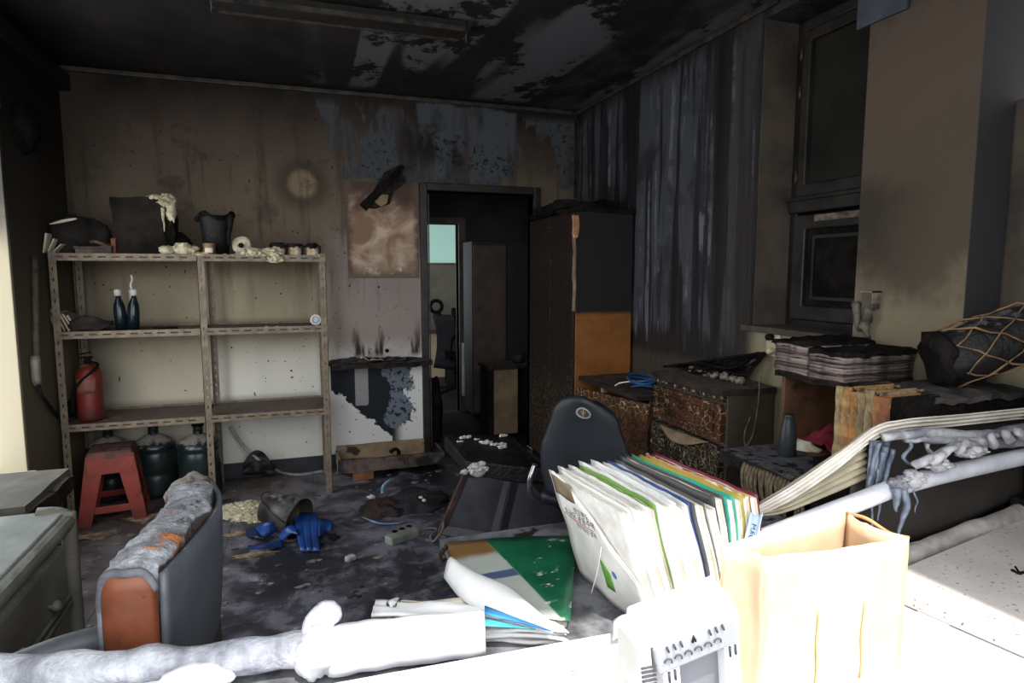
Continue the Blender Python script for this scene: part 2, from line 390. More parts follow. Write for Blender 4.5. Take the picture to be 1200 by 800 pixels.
# ------------------------------------------------------------------ the setting
XL, XR, YB, ZC, YF = -1.35, 2.18, 4.77, 2.73, 0.45
def wall_back_mat():
    t = T('smoked_cream_back_wall'); x, y, z = t.xyz()
    n1 = t.noi(1.6, 5, .55); n2 = t.noi(5, 6, .65, loc=(3, 0, 1)); n3 = t.noi(30, 4, .6)
    zz = z + (n1 - .5) * .5 + (n2 - .5) * .12
    col = t.mix(zz.ss(.5, 1.15), '#cfc7b2', '#a39880')          # clean paint low down, smoke film rising
    col = t.mix(zz.ss(1.1, 1.75), col, '#776a5a')
    col = t.mix(zz.ss(1.7, 2.5), col, '#453c35')
    col = t.mix(zz.ss(2.35, 2.75), col, '#1f1b18')
    # pinkish grey paint between rack and door, and white low down
    rgt = x.ss(.15, .3)
    col = t.mix(rgt * (z + (n2 - .5) * .3).ss(1.9, 1.5), col, '#948780')
    col = t.mix(rgt * (z + (n2 - .5) * .2).ss(1.0, .7), col, '#dcdad6')
    # soot tongues above the little shelf plank
    tong = t.noi(9, 4, .6, sc=(1, 1, .18)).ss(.5, .62) * rgt * z.ss(.8, .86) * z.ss(1.15, .88)
    col = t.mix(tong, col, '#3a2b22')
    # burnt wallpaper hanging below the plank: black down to a ragged slanting edge, blue-grey beside it
    e = ((x - .62).abs() * -.9) + (n2 - .5) * .34
    u1 = z - (x - .25).ss(0, .36) * -.36 - .54
    edge = z + (n2 - .5) * .3 + (n3 - .5) * .06 - (.56 - (x - .25) * .85).mx(.2)
    burn = edge.ss(-.006, .006) * x.ss(.215, .222) * x.ss(.76, .66) * z.ss(.83, .8)
    col = t.mix(burn, col, '#23262c')
    bg_ = ((x - .72 + (n2 - .5) * .4 + (n3 - .5) * .06).abs()).ss(.1, .085) * (z + (n2 - .5) * .25 + (n3 - .5) * .06).ss(.3, .312) * z.ss(.82, .81)
    col = t.mix(bg_, col, '#6d7480'); col = t.mix(bg_ * t.noi(22, 5, .7).ss(.52, .58), col, '#23262c')
    col = t.mix(((x - .44).abs()).ss(.05, .046) * (z + (n2 - .5) * .1).ss(.46, .466) * z.ss(.83, .8), col, '#8d8a8a')
    # bare grey plaster patches under the ceiling, ragged, with black flecks
    band = t.noi(3.2, 5, .6, sc=(1, 1, .35), loc=(.7, 0, 2))
    patch = band.ss(.46, .5) * (z + (n2 - .5) * .35).ss(2.08, 2.14) * z.ss(2.68, 2.6) * x.ss(.05, .2)
    col = t.mix(patch, col, '#474a4e')
    col = t.mix(t.noi(26, 5, .75).ss(.56, .6) * patch * n1.ss(.42, .55), col, '#1b1a1a')
    box = (x - 1.27).abs().ss(.4, .37) * ((z + (n2 - .5) * .12) - 2.43).abs().ss(.27, .24)
    col = t.mix(box, col, '#4c5055')
    col = t.mix(box * t.noi(24, 6, .8).ss(.53, .57) * (z + (x - 1.3) * .3 - 2.33).abs().ss(.18, .06), col, '#191817')
    col = t.mix(t.noi(2.6, 4, .6, sc=(1, 1, .3), loc=(5, 0, 0)).ss(.55, .66) * x.ss(.5, .9) * z.ss(2.0, 2.4), col, '#241f1c')
    # where a round wall clock hung: pale disc, dark smoke ring
    r = ((x - .07) * (x - .07) + (z - 2.07) * (z - 2.07)).sqrt() + (n2 - .5) * .03
    col = t.mix(r.ss(.24, .12) * .6, col, '#352c25'); col = t.mix(r.ss(.12, .07) * .8, col, '#8a7a62')
    col = t.mix(x.ss(-.62, -.5) * x.ss(.2, .17) * (z + (n1 - .5) * .2).ss(1.1, .6) * .85, col, '#e0ddd4')
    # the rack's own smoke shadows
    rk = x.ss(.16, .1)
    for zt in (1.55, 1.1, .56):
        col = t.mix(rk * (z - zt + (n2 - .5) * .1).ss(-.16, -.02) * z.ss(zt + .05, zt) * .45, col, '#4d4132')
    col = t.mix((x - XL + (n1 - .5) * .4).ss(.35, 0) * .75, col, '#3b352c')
    stv = t.noi(11, 4, .6, sc=(1, 1, .09), loc=(2, 0, 5)); col = t.mix(stv.ss(.5, .68) * z.ss(.9, 1.8) * .55, col, '#3a2c21')
    col = t.mix(t.noi(3.5, 5, .65, loc=(8, 0, 3)).ss(.56, .68) * z.ss(1.5, 2.0) * .5, col, '#2d2620')
    # dark specks and drips
    col = t.mix(t.noi(42, 2, .5).ss(.71, .74), col, '#2a211b')
    return t.done(col, .85, n3 + n2 * 2, .15, .006, spec=.2)
def wall_right_mat():
    t = T('scorched_right_wall'); x, y, z = t.xyz()
    n2 = t.noi(4, 6, .65); st = t.noi(7, 4, .55, sc=(1, 1, .07), dist=.15); st2 = t.noi(16, 5, .6, sc=(1, 1, .05), loc=(0, 4, 0))
    col = t.mix((st2 * .5 + st * .5).ss(.42, .56), '#131215', '#27272b')
    col = t.mix(st.ss(.5, .53) * n2.ss(.3, .5), col, '#404247')
    col = t.mix(st2.ss(.57, .6) * n2.ss(.45, .55), col, '#62646a')
    col = t.mix(st.ss(.42, .39), col, '#0c0b0c')
    zz = z + (n2 - .5) * .3 + (st2 - .5) * .25
    col = t.mix(zz.ss(1.12, 1.02), col, '#1b1815')
    col = t.mix((z + (n2 - .5) * .1).ss(.98, .9), col, '#3d362d')
    col = t.mix(zz.ss(2.55, 2.75), col, '#0e0d0d')
    cream = y.ss(2.72, 2.55) * z.ss(1.18, 1.16)
    col = t.mix(cream, col, '#8f866c')
    col = t.mix(y.ss(2.95, 2.75) * y.ss(2.62, 2.7) * .7, col, '#2e2823')
    return t.done(col, .6, st2 * 1.5 + n2 + t.noi(60, 3) * .3, .5, .012, spec=.45)
def ceiling_mat():
    t = T('burnt_ceiling_board'); x, y, z = t.xyz()
    n = t.noi(3, 6, .68, sc=(1, .55, 1)); n2 = t.noi(9, 5, .7)
    bands = t.noi(2.6, 2, .4, sc=(1, .1, 1), loc=(1.4, 0, 0))
    msk = x.ss(.0, .5) * y.ss(2.2, 2.9) * y.ss(4.72, 4.6)
    pale = bands.ss(.47, .52) * (n * .7 + n2 * .3).ss(.46, .5) * msk
    col = t.mix(n.ss(.35, .7), '#131110', '#252220')
    col = t.mix(pale, col, '#56555a')
    col = t.mix(x.ss(1.5, 1.9) * n.ss(.4, .6) * .6, col, '#3d4046')
    return t.done(col, .7, n2 + pale * .6, .35, .01, spec=.3)
def floor_mat():
    t = T('sooty_wet_vinyl_floor'); x, y, z = t.xyz()
    pos = t.nt.nodes.new('ShaderNodeNewGeometry').outputs['Position']
    t.co = pos
    n = t.noi(1.7, 6, .62, dist=.4); n2 = t.noi(6, 7, .68, dist=.3); n3 = t.noi(28, 5, .7)
    x, y, z = t.xyz(pos)
    col = t.mix(n.ss(.35, .65), '#27272d', '#43434c')
    col = t.mix((n2 * .6 + n * .4).ss(.46, .58) * .85, col, '#75737e')
    col = t.mix((n2 * .7 + n3 * .3).ss(.58, .64), col, '#9c989b')
    col = t.mix(y.ss(3.6, 4.5) * n2.ss(.35, .6) * x.ss(.5, -.3) * .7, col, '#6e6056')
    col = t.mix((x.ss(-.2, -.7) * .55), col, '#4c443b')
    col = t.mix(t.noi(8, 5, .7, sc=(.6, 1.5, 1), loc=(5, 5, 0)).ss(.64, .68), col, '#8a7d66')
    rough = n.ss(.3, .7) * .45 + .22 + n3 * .2
    return t.done(col, rough, n3 + n2 * 2, .45, .008, spec=.5)
def pillar_mat():
    t = T('smoked_beige_pillar'); x, y, z = t.xyz(); n = t.noi(2.5, 5, .6); n2 = t.noi(12, 6, .7)
    zz = z + (n - .5) * .45 + (n2 - .5) * .16
    col = t.mix(zz.ss(1.3, 1.5), '#7a705c', '#50473b')
    col = t.mix((zz - 1.62).abs().ss(.2, .04) * (y * -1 + 2.0 + (n - .5) * .3).ss(.45, .1), col, '#3a332b')
    col = t.mix(zz.ss(1.75, 2.1), col, '#564a40')
    col = t.mix(zz.ss(2.25, 2.5), col, '#2c2622')  # dark top band, soot and shadow both put into the colour
    col = t.mix(n2.ss(.68, .72) * n.ss(.45, .6), col, '#3b2a20')
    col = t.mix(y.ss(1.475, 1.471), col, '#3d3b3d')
    return t.done(col, .8, n2, .15, .005, spec=.2)
def leftwall_mat():
    t = T('sooty_left_wall'); x, y, z = t.xyz(); n = t.noi(2, 5, .6)
    col = t.mix((z + (n - .5) * .5).ss(.6, 2.0), '#6b6350', '#332f2a'); col = t.mix((z + (n - .5) * .4).ss(1.8, 2.5), col, '#14120f')
    return t.done(col, .85, t.noi(20, 4), .15, .005, spec=.2)
mw_back, mw_right, m_ceil, m_floor, m_pillar, mw_left = wall_back_mat(), wall_right_mat(), ceiling_mat(), floor_mat(), pillar_mat(), leftwall_mat()
m_wallplain = M('plain_outer_wall', '#8f8a80', '#7b766c', 3, .9)
m_dark = M('black_soot_film', '#1c1a18', '#100f0e', 6, .6, bs=.2)
m_jamb = M('smoked_jamb', '#5a5046', '#3a342e', 3, .8, bs=.1)

# floor: a slab, and on it the vinyl tiles whose seams show
fl = struct('floor', MB().box((-1.6, .2, -.12), (3.6, 9.2, -.006)), m_dark)
TS = .47
tile_me = None
for i in range(8):
    for j in range(9):
        x0, y0 = XL + .01 + i * TS, .6 + j * TS
        x1, y1 = min(x0 + TS - .002, XR - .002), min(y0 + TS - .002, YB - .002)
        if x1 - x0 < .05 or y1 - y0 < .05: continue
        if x1 - x0 > TS - .005 and y1 - y0 > TS - .005 and tile_me:
            o = bpy.data.objects.new('floor_tile', tile_me); COL.objects.link(o); o.parent = fl; o.location = ((x0 + x1) / 2, (y0 + y1) / 2, -.006)
        else:
            o = part('floor_tile', MB().box((x0, y0, -.006), (x1, y1, 0)), m_floor, fl)
            if x1 - x0 > TS - .005 and y1 - y0 > TS - .005: tile_me = o.data
struct('ceiling', MB().box((XL - .15, YF - .2, ZC), (2.7, YB + .12, ZC + .1)), m_ceil)

# back wall with the doorway
DX0, DX1, DZ = .95, 1.80, 2.06
wb = MB().box((XL - .15, YB, 0), (DX0, YB + .12, ZC)).box((DX1, YB, 0), (2.7, YB + .12, ZC)).box((DX0, YB, DZ), (DX1, YB + .12, ZC))
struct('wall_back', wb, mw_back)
# left wall with its window opening (y 2.2 to 3.82), whose white far jamb shows at the picture's edge
LY0, LY1, LZ0, LZ1 = 2.2, 3.83, .42, 2.3
wl = MB().box((XL - .15, YF - .2, 0), (XL, LY0, ZC)).box((XL - .15, LY1, 0), (XL, YB, ZC)).box((XL - .15, LY0, 0), (XL, LY1, LZ0)).box((XL - .15, LY0, LZ1), (XL, LY1, ZC))
struct('wall_left', wl, mw_left)
def jamb_mat():
    t = T('rusty_white_jamb'); x, y, z = t.xyz(); n = t.noi(5, 5, .65)
    col = t.mix((z + (n - .5) * .3).ss(1.45, 1.85), '#9a9078', '#2a2621'); col = t.mix(n.ss(.66, .7), col, '#8a5a34')
    col = t.mix(((x + 1.335).abs()).ss(.012, .004) * n.ss(.45, .55), col, '#6b4a2e')
    return t.done(col, .6, n, .1, .004)
w1 = struct('window_1', MB().box((XL - .15, LY1 - .01, LZ0), (XL + .004, LY1 + .02, LZ1)).box((XL - .15, LY0, LZ0), (XL + .02, LY0 + .05, LZ1)).box((XL - .15, LY0, LZ1 - .05), (XL + .02, LY1, LZ1)), jamb_mat(), bev=.004)
part('window_sill', MB().box((XL - .15, LY0, LZ0 - .03), (XL + .04, LY1, LZ0 + .01)), m_whitesmoke, w1, .004)
part('window_bar', MB().box((XL - .12, LY0 + .78, LZ0), (XL - .09, LY0 + .82, LZ1)), m_whitesmoke, w1)
# right wall: streaked stretch, window recess, lower wall under the sill, pillar, near window
WY0, WY1, WZ0, WZ1, WX = 1.88, 2.63, 1.17, 2.66, 2.40
wr = (MB().box((XR, WY1, 0), (2.6, YB, ZC)).box((XR, 1.3, 0), (2.6, WY1, WZ0)).box((XR, 1.3, WZ1), (2.6, WY1, ZC))
      .box((XR, YF - .2, 0), (2.6, 1.3, .95)).box((XR, YF - .2, 2.0), (2.6, 1.3, ZC)).box((XR, YF - .2, .95), (2.6, .55, 2.0)))
struct('wall_right', wr, mw_right)
struct('wall_recess', MB().box((XR + .002, WY1, WZ0), (WX + .02, WY1 - .004, WZ1)), m_jamb)
struct('trim_sill', MB().box((XR - .035, 1.9, WZ0 - .012), (WX, WY1 + .05, WZ0 + .018)), m_jamb, bev=.004)
struct('wall_pillar', MB().box((2.05, 1.47, 0), (2.5, 1.9, ZC)), m_pillar)
m_trim = M('sooty_trim', '#3f3831', '#221e1b', 14, .5, bs=.3, soot=.3)
m_frame = M('sooty_window_frame', '#2a2622', '#141210', 8, .45, dust=.08, dc='#6e6255', bs=.25)
m_board = M('sooty_glass', '#26241f', '#1a1814', 3, .3, bs=.05, spec=.5)
def rect(a0, b0, a1, b1): return [(a0, b0), (a1, b0), (a1, b1), (a0, b1)]
w2 = struct('window_2', MB().ring(rect(WY0 - .02, WZ0, WY1, WZ1), rect(WY0 + .03, WZ0 + .05, WY1 - .05, WZ1 - .05), WX - .02, WX + .06, lambda a, b, d: (d, a, b)), m_frame, bev=.006)
ZT = at(930, 243, x=WX).z
part('transom', MB().box((WX - .05, WY0, ZT - .035), (WX + .05, WY1 - .02, ZT + .035)).box((WX - .065, WY0, ZT + .02), (WX, WY1 - .02, ZT + .04)), m_frame, w2, .005)
up = part('upper_sash', MB().ring(rect(WY0 + .03, ZT + .04, WY1 - .06, WZ1 - .06), rect(WY0 + .07, ZT + .10, WY1 - .11, WZ1 - .11), WX - .04, WX + .02, lambda a, b, d: (d, a, b)), m_frame, w2, .006)
part('pane', MB().box((WX - .012, WY0 + .06, ZT + .09), (WX - .004, WY1 - .1, WZ1 - .1)), m_board, up)
lo = part('lower_sash', MB().ring(rect(WY0 + .03, WZ0 + .05, WY1 - .06, ZT - .05), rect(WY0 + .09, WZ0 + .12, WY1 - .14, ZT - .12), WX - .05, WX + .01, lambda a, b, d: (d, a, b)), m_frame, w2, .006)
part('panel', MB().box((WX - .03, WY0 + .08, WZ0 + .11), (WX - .02, WY1 - .13, ZT - .11)), m_soot, lo)
part('inner_bead', MB().ring(rect(WY0 + .11, WZ0 + .15, WY1 - .18, ZT - .15), rect(WY0 + .125, WZ0 + .165, WY1 - .195, ZT - .165), WX - .04, WX - .028, lambda a, b, d: (d, a, b)), m_frame, lo)
for z in (ZT + .14, (ZT + WZ1) / 2 + .1, WZ1 - .16):
    part('hinge', MB().tube([(WX - .045, WY1 - .06, z - .03), (WX - .045, WY1 - .06, z + .03)], .008), m_trim, w2)
part('light_block', MB().box((WX + .045, WY0 - .02, WZ0), (WX + .06, WY1, WZ1)), m_soot, w2)  # added opaque panel, stops sky leaking through behind the sashes
part('torn_strip', MB().rbox((WX - .055, WY0 + .1, ZT - .085), (WX - .05, WY1 - .2, ZT - .055), 10, .004, 20), M('scorched_strip', '#7d6e5c', '#3c342c', 20, .7), w2)
# the near window's frame beyond the pillar
w3 = struct('window_3', MB().ring(rect(.55, .95, 1.3, 2.0), rect(.61, 1.01, 1.24, 1.94), 2.16, 2.3, lambda a, b, d: (d, a, b)).box((2.2, 1.3, .95), (2.24, 1.47, 2.0)), m_jamb, bev=.012)
part('casement', MB().ring(rect(.62, 1.02, 1.23, 1.93), rect(.68, 1.08, 1.17, 1.87), 2.19, 2.25, lambda a, b, d: (d, a, b)), m_wbrown, w3, .006)
part('pane', MB().box((2.215, .67, 1.07), (2.222, 1.18, 1.88)), m_board, w3)
part('latch', MB().box((2.17, 1.175, 1.42), (2.2, 1.2, 1.52)), m_soot, w3, .004)
# grey metal flashing on the pillar's top
tag(MB().box((2.035, 1.74, 2.36), (2.05, 1.95, ZC)).box((2.02, 1.80, 2.52), (2.05, 1.87, ZC - .05)).build('metal_bracket', M('bare_grey_metal', '#474d55', '#3a4048', 8, .5), None, .002), 'bare grey metal plate at the top of the beige pillar', 'bracket')

# front wall: the window the room is seen through, sill below, lintel above, jambs left and right (all behind or beside the view)
FX0, FX1, FZ0, FZ1 = -1.30, 1.36, .66, 2.6
struct('wall_front', MB().box((XL - .15, YF - .2, 0), (FX0, YF, ZC)).box((FX1, YF - .2, 0), (2.6, YF, ZC)).box((FX0, YF - .2, 0), (FX1, YF, FZ0)).box((FX0, YF - .2, FZ1), (FX1, YF, ZC)), m_wallplain)
struct('ground', MB().box((-14, -14, -.4), (14, .2, -.3)), M('outdoor_paving', '#8d8a84', '#77746e', 1, .9))  # unseen ground outside, added for its sunlit bounce into the room
# cornice strips, baseboard, corner conduit
struct('trim_1', MB().box((XL, YB - .022, ZC - .035), (XR, YB, ZC - .004)), m_trim, bev=.006)
struct('trim_2', MB().box((XR - .022, WY1 - .1, ZC - .035), (XR, YB - .022, ZC - .004)), m_trim, bev=.006)
struct('trim_3', MB().box((XL, LY1 - .6, ZC - .16), (XL + .07, YB - .022, ZC - .06)), m_dark, bev=.01)
struct('baseboard_back', MB().box((XL, YB - .014, 0), (DX0 - .06, YB, .11)), M('dark_baseboard', '#33363b', '#26282c', 7, .5), bev=.003)
tag(MB().tube([(XR - .03, YB - .03, .0), (XR - .03, YB - .03, ZC - .04)], .012, 8).build('corner_conduit', m_trim), 'thin sooty conduit running up the far right corner', 'conduit')
# door frame
df = struct('door_1', MB().box((DX0 - .055, YB - .03, 0), (DX0, YB + .13, DZ + .055)).box((DX1, YB - .03, 0), (DX1 + .055, YB + .13, DZ + .055)).box((DX0, YB - .03, DZ), (DX1, YB + .13, DZ + .055)), M('charred_door_frame', '#2b2724', '#171412', 8, .45, bs=.3), bev=.006)
part('frame_bead', MB().box((DX1 - .012, YB - .034, 1.2), (DX1 - .002, YB - .028, DZ - .03)).box((DX0 + .002, YB - .034, .1), (DX0 + .01, YB - .028, DZ - .03)), m_trim, df)

# the passage and the room behind
m_back2 = M('smoked_passage_wall', '#2e2a26', '#1d1a18', 3, .8); m_pale2 = M('pale_far_wall', '#b3a68c', '#9c9078', 3, .8)
Y2 = 6.35
o0, o1 = at(499, 400, y=Y2).x - .12, at(538, 400, y=Y2).x; oz = at(520, 262, y=Y2).z
struct('wall_passage', MB().box((.55, YB + .12, 0), (.62, Y2, ZC)).box((2.75, YB + .12, 0), (2.85, Y2, ZC)).box((.55, Y2, 0), (o0, Y2 + .1, ZC)).box((o1, Y2, 0), (2.85, Y2 + .1, ZC)).box((o0, Y2, oz), (o1, Y2 + .1, ZC)), m_back2)
struct('ceiling_passage', MB().box((.0, YB + .12, ZC), (3.4, 9.1, ZC + .1)), m_back2)
struct('door_2', MB().ring(rect(o0 - .06, 0, o1 + .07, oz + .06), rect(o0, .0001, o1, oz), Y2 - .03, Y2 + .12, lambda a, b, d: (a, d, b)), M('sooty_inner_frame', '#4a443c', '#2d2925', 6, .6), bev=.004)
YR = 8.6
gx0, gx1 = at(500, 290, y=YR).x - .3, at(535, 290, y=YR).x + .05; gz0, gz1 = at(520, 308, y=YR).z, at(520, 265, y=YR).z + .02
wf = struct('wall_far', MB().box((.2, YR, 0), (3.4, YR + .1, gz0)).box((.2, YR, gz1), (3.4, YR + .1, ZC)).box((.2, YR, gz0), (gx0, YR + .1, gz1)).box((gx1, YR, gz0), (3.4, YR + .1, gz1)).box((3.3, Y2 + .1, 0), (3.4, YR, ZC)).box((.2, Y2 + .1, 0), (.3, 6.9, ZC)).box((.2, 8.3, 0), (.3, YR, ZC)).box((.2, 6.9, 0), (.3, 8.3, .8)).box((.2, 6.9, 2.2), (.3, 8.3, ZC)), m_pale2)  # unseen opening in the left side added to let daylight into this room
wz = at(520, 388, y=YR).z
struct('trim_far', MB().box((.3, YR - .02, wz - .03), (3.3, YR, wz + .03)), m_jamb, bev=.004)
struct('wall_far_upper', MB().box((.3, YR - .012, wz + .03), (3.3, YR - .001, gz0 - .02)), M('grey_far_wall', '#6a675c', '#5a574e', 3, .8))
t = T('frosted_green_pane'); pm = t.done('#9fd0c4', .5, Emission_Color=(.42, .62, .56, 1), Emission_Strength=.35)
w4 = struct('window_4', MB().ring(rect(gx0 - .03, gz0 - .03, gx1 + .03, gz1 + .03), rect(gx0, gz0, gx1, gz1), YR - .02, YR + .08, lambda a, b, d: (a, d, b)), m_jamb)
part('pane', MB().box((gx0, YR + .02, gz0), (gx1, YR + .03, gz1)), pm, w4)
struct('baseboard_far', MB().box((.3, YR - .02, 0), (3.3, YR, at(520, 487, y=YR).z)), m_soot)

# ------------------------------------------------------------------ the slotted-angle rack and what stands on it
def slotted(mb, p0, p1, w, th, pitch=.07, slot=.042, F0=.4):
    """flat bar from p0 to p1, width vector w, thickness vector th, pierced by a row of slots"""
    p0, p1, w, th = map(Vector, (p0, p1, w, th)); L = (p1 - p0).length; d = (p1 - p0) / L
    def bx(a, b, f0, f1):
        q = [p0 + d * a + w * f0, p0 + d * b + w * f0, p0 + d * b + w * f1, p0 + d * a + w * f1]
        mb.hexa(q + [v + th for v in q])
    bx(0, L, 0, F0); bx(0, L, 1 - F0, 1); n = int(L / pitch); a = 0
    for i in range(n):
        s = pitch * i + (pitch - slot) / 2; bx(a, s, F0, 1 - F0); a = s + slot
    bx(a, L, F0, 1 - F0)
RX0, RXM, RX1, RYF, RYB = -1.31, -.555, .185, 4.22, 4.68
LV = (.57, 1.11, 1.555)
rack = thing('slotted_steel_rack', 'sooty slotted-angle steel rack with three brown shelves against the back wall', 'shelf', ((RX0 + RX1) / 2, 4.45, 0))
for x in (RX0, RXM, RX1):
    for y in (RYF, RYB):
        mb = MB(); sx = -.04 if x == RX1 else .04; sy = .035 if y == RYF else -.035
        slotted(mb, (x, y, 0), (x, y, 1.57), (sx, 0, 0), (0, .003 if sy > 0 else -.003, 0), .06, .02, .42)
        mb.box((x, min(y, y + sy), 0), (x + math.copysign(.003, sx), max(y, y + sy), 1.57))
        part('post', mb, m_rack, rack)
for zi, z in enumerate(LV):
    for a, b in ((RX0, RXM), (RXM, RX1)):
        for y, s in ((RYF - .003, 1), (RYB + .003, -1)):
            mb = MB(); slotted(mb, (a + .02, y, z - .035), (b - .0, y, z - .035), (0, 0, .04), (0, -.003 * s, 0))
            mb.box((a + .02, min(y, y + .03 * s), z - .037), (b, max(y, y + .03 * s), z - .034))
            part('rail', mb, m_rack, rack)
        part('shelf_board', MB().rbox((a + .012, RYF + .004, z - .03), (b - .006, RYB - .004, z - .008), 14, .004, 6), m_rackb, rack)
ZS = [z - .004 for z in LV]
def P3(px, py, y): return at(px, py, y=y)

# top shelf, left to right
m_cloth = M('burnt_cloth', '#2b2622', '#14110f', 9, .9, bs=.8)
def heap(name, label, cat, c, r, mat, zmin, amp=.35, sc=9, seed=1, nu=28, nv=16, oct=3, parent=None):
    return tag(MB().blob(c, r, amp, sc, nu, nv, zmin, seed, oct).build(name, mat), label, cat)
bagl = thing('burnt_sack', 'collapsed charred sack at the left end of the top shelf', 'sack', (-1.2, 4.38, ZS[2]))
part('body', MB().blob((-1.21, 4.4, ZS[2] + .09), (.15, .13, .13), .4, 10, 28, 16, ZS[2], 3), m_cloth, bagl)
part('flap', MB().sheet(lambda u, v: (-1.12 + .26 * u, 4.3 + .16 * v, ZS[2] + .075 - .05 * u + .02 * nz((u, v, 0), 4)), 10, 6, .016), m_card, bagl)
part('torn_edge', MB().tube(spl([(-1.3, 4.27, ZS[2] + .17), (-1.24, 4.27, ZS[2] + .19), (-1.17, 4.28, ZS[2] + .205)], 6), [.004 + .006 * math.sin(PI * i / 12) for i in range(13)], 6, jit=.004), m_paperb, bagl)
for k in range(3):
    tag(MB().sheet(lambda u, v: (-1.335 + .02 * k + .05 * u * (.4 + .3 * k), 4.24 + .1 * v, ZS[2] + .01 + .11 * u - .03 * k * u), 6, 5, .006).build('scorched_paper', m_paperb), ['scorched paper sheet curling beside the sack, nearest the left wall', 'middle scorched paper sheet between sack and left wall', 'scorched paper sheet tucked under the charred sack'][k], 'paper', 'papers beside the sack')
fb = thing('flat_box', 'flat sooty cardboard box lying on the top shelf', 'box', (-1.09, 4.3, ZS[2]))
part('body', MB().rbox((-1.18, 4.24, ZS[2]), (-1.0, 4.4, ZS[2] + .035), 8, .004, 9), m_card, fb)
part('lid', MB().rbox((-1.185, 4.235, ZS[2] + .035), (-.995, 4.405, ZS[2] + .05), 8, .005, 9, seed=2), M('sooty_lid', '#4c463e', '#2c2823', 9, .8), fb)
# tall black box with foam, whose right flap hangs melted
a, b = P3(133, 297, 4.3), P3(194, 232, 4.3)
bb = thing('charred_box', 'tall charred black box with yellowish foam over its corner', 'box', ((a.x + b.x) / 2, 4.38, ZS[2]))
part('body', MB().rbox((a.x + .005, 4.28, ZS[2] + .004), (b.x - .02, 4.5, b.z), 12, .014, 7, seed=4), M('charred_carton', '#2b2622', '#191614', 6, .85, bs=1, bd=.01, spec=.06), bb)
part('side_flap', MB().rbox((b.x - .02, 4.3, ZS[2] + .06), (b.x + .035, 4.46, b.z - .02), 8, .016, 12, seed=5), m_soot, bb)
part('cardboard_edge', MB().rbox((a.x - .002, 4.268, ZS[2] + .004), (a.x + .022, 4.282, ZS[2] + .1), 6, .006, 20), M('burnt_edge', '#7a4a2c', '#3c2417', 20, .8), bb)
part('foam', MB().blob((b.x + .0, 4.33, b.z - .015), (.06, .07, .035), .5, 14, 30, 18, None, 2).blob((b.x + .025, 4.3, b.z - .07), (.028, .03, .07), .5, 14, 24, 14, None, 3).clump((b.x - .05, 4.3, b.z), (.05, .04, .014), 40, 6, .25).tube(spl([(b.x - .012, 4.27, b.z - .06), (b.x - .014, 4.27, b.z - .13), (b.x - .01, 4.272, b.z - .2)], 5), [.012 - .0009 * i for i in range(11)], 6, jit=.006), m_foam, bb)
# foam heap at the middle post
foamA = tag(MB().blob(P3(195, 293, 4.25), (.04, .045, .03), .2, 14, 24, 14, ZS[2], 1).clump(P3(215, 293, 4.26), (.075, .06, .045), 60, 2, .22, ZS[2]).clump(P3(235, 299, 4.25), (.06, .05, .022), 40, 3, .25, ZS[2]).build('foam_lump', m_foam), 'cream foam lump on the top shelf between the two black containers', 'foam')
tag(MB().blob(P3(212, 285, 4.42), (.05, .045, .05), .5, 12, 24, 14, ZS[2], 8).build('burnt_can', m_soot), 'small charred lump behind the foam on the top shelf', 'can')
# melted bucket
a = P3(254, 293, 4.36); r0 = .085
bk = thing('melted_bucket', 'melted black plastic bucket with a curled rim on the top shelf', 'bucket', (a.x, 4.36, ZS[2]))
hB = P3(254, 250, 4.36).z - ZS[2]
part('body', MB().lathe([(r0 * .8, .002), (r0 * .95, hB * .5), (r0 * 1.12, hB * .9), (r0 * 1.12, hB * .92), (r0 * 1.0, hB * .9), (r0 * .75, .02)], (a.x, 4.36, ZS[2]), 24, jit=.008), m_sootgloss, bk)
part('rim', MB().tube([(a.x + math.cos(k * PI / 12) * r0 * 1.16, 4.36 + math.sin(k * PI / 12) * r0 * 1.1, ZS[2] + hB * (.92 + .06 * math.sin(k * .9))) for k in range(24)], [.013 + .006 * math.sin(k * 1.7) for k in range(24)], 8, True, .006), m_soot, bk)
part('drip', MB().tube(spl([(a.x + .1, 4.3, ZS[2] + hB * .95), (a.x + .085, 4.28, ZS[2] + hB * .6), (a.x + .075, 4.28, ZS[2] + hB * .25)], 5), [.02, .021, .02, .019, .016, .015, .014, .013, .012, .01, .008], 7, jit=.006), m_soot, bk)
# small rusty tin before the bucket
c = P3(246, 300, 4.25)
tn = thing('rusty_tin', 'small rusty tin standing before the melted bucket', 'tin', (c.x, 4.25, ZS[2]))
part('body', MB().lathe([(.034, .0), (.036, .01), (.034, .02), (.036, .035), (.034, .05), (.036, .065), (.037, .075), (.03, .075), (.03, .07)], (c.x, 4.252, ZS[2]), 18, jit=.003), M('rusty_tin_plate', '#8a6a50', '#4c3629', 14, .6, soot=.25), tn)
part('label_scrap', MB().sheet(lambda u, v: (c.x + .042 * math.cos(-2.1 + 1.1 * u), 4.252 + .042 * math.sin(-2.1 + 1.1 * u), ZS[2] + .018 + .03 * v), 6, 3, .002), m_paperb, tn)
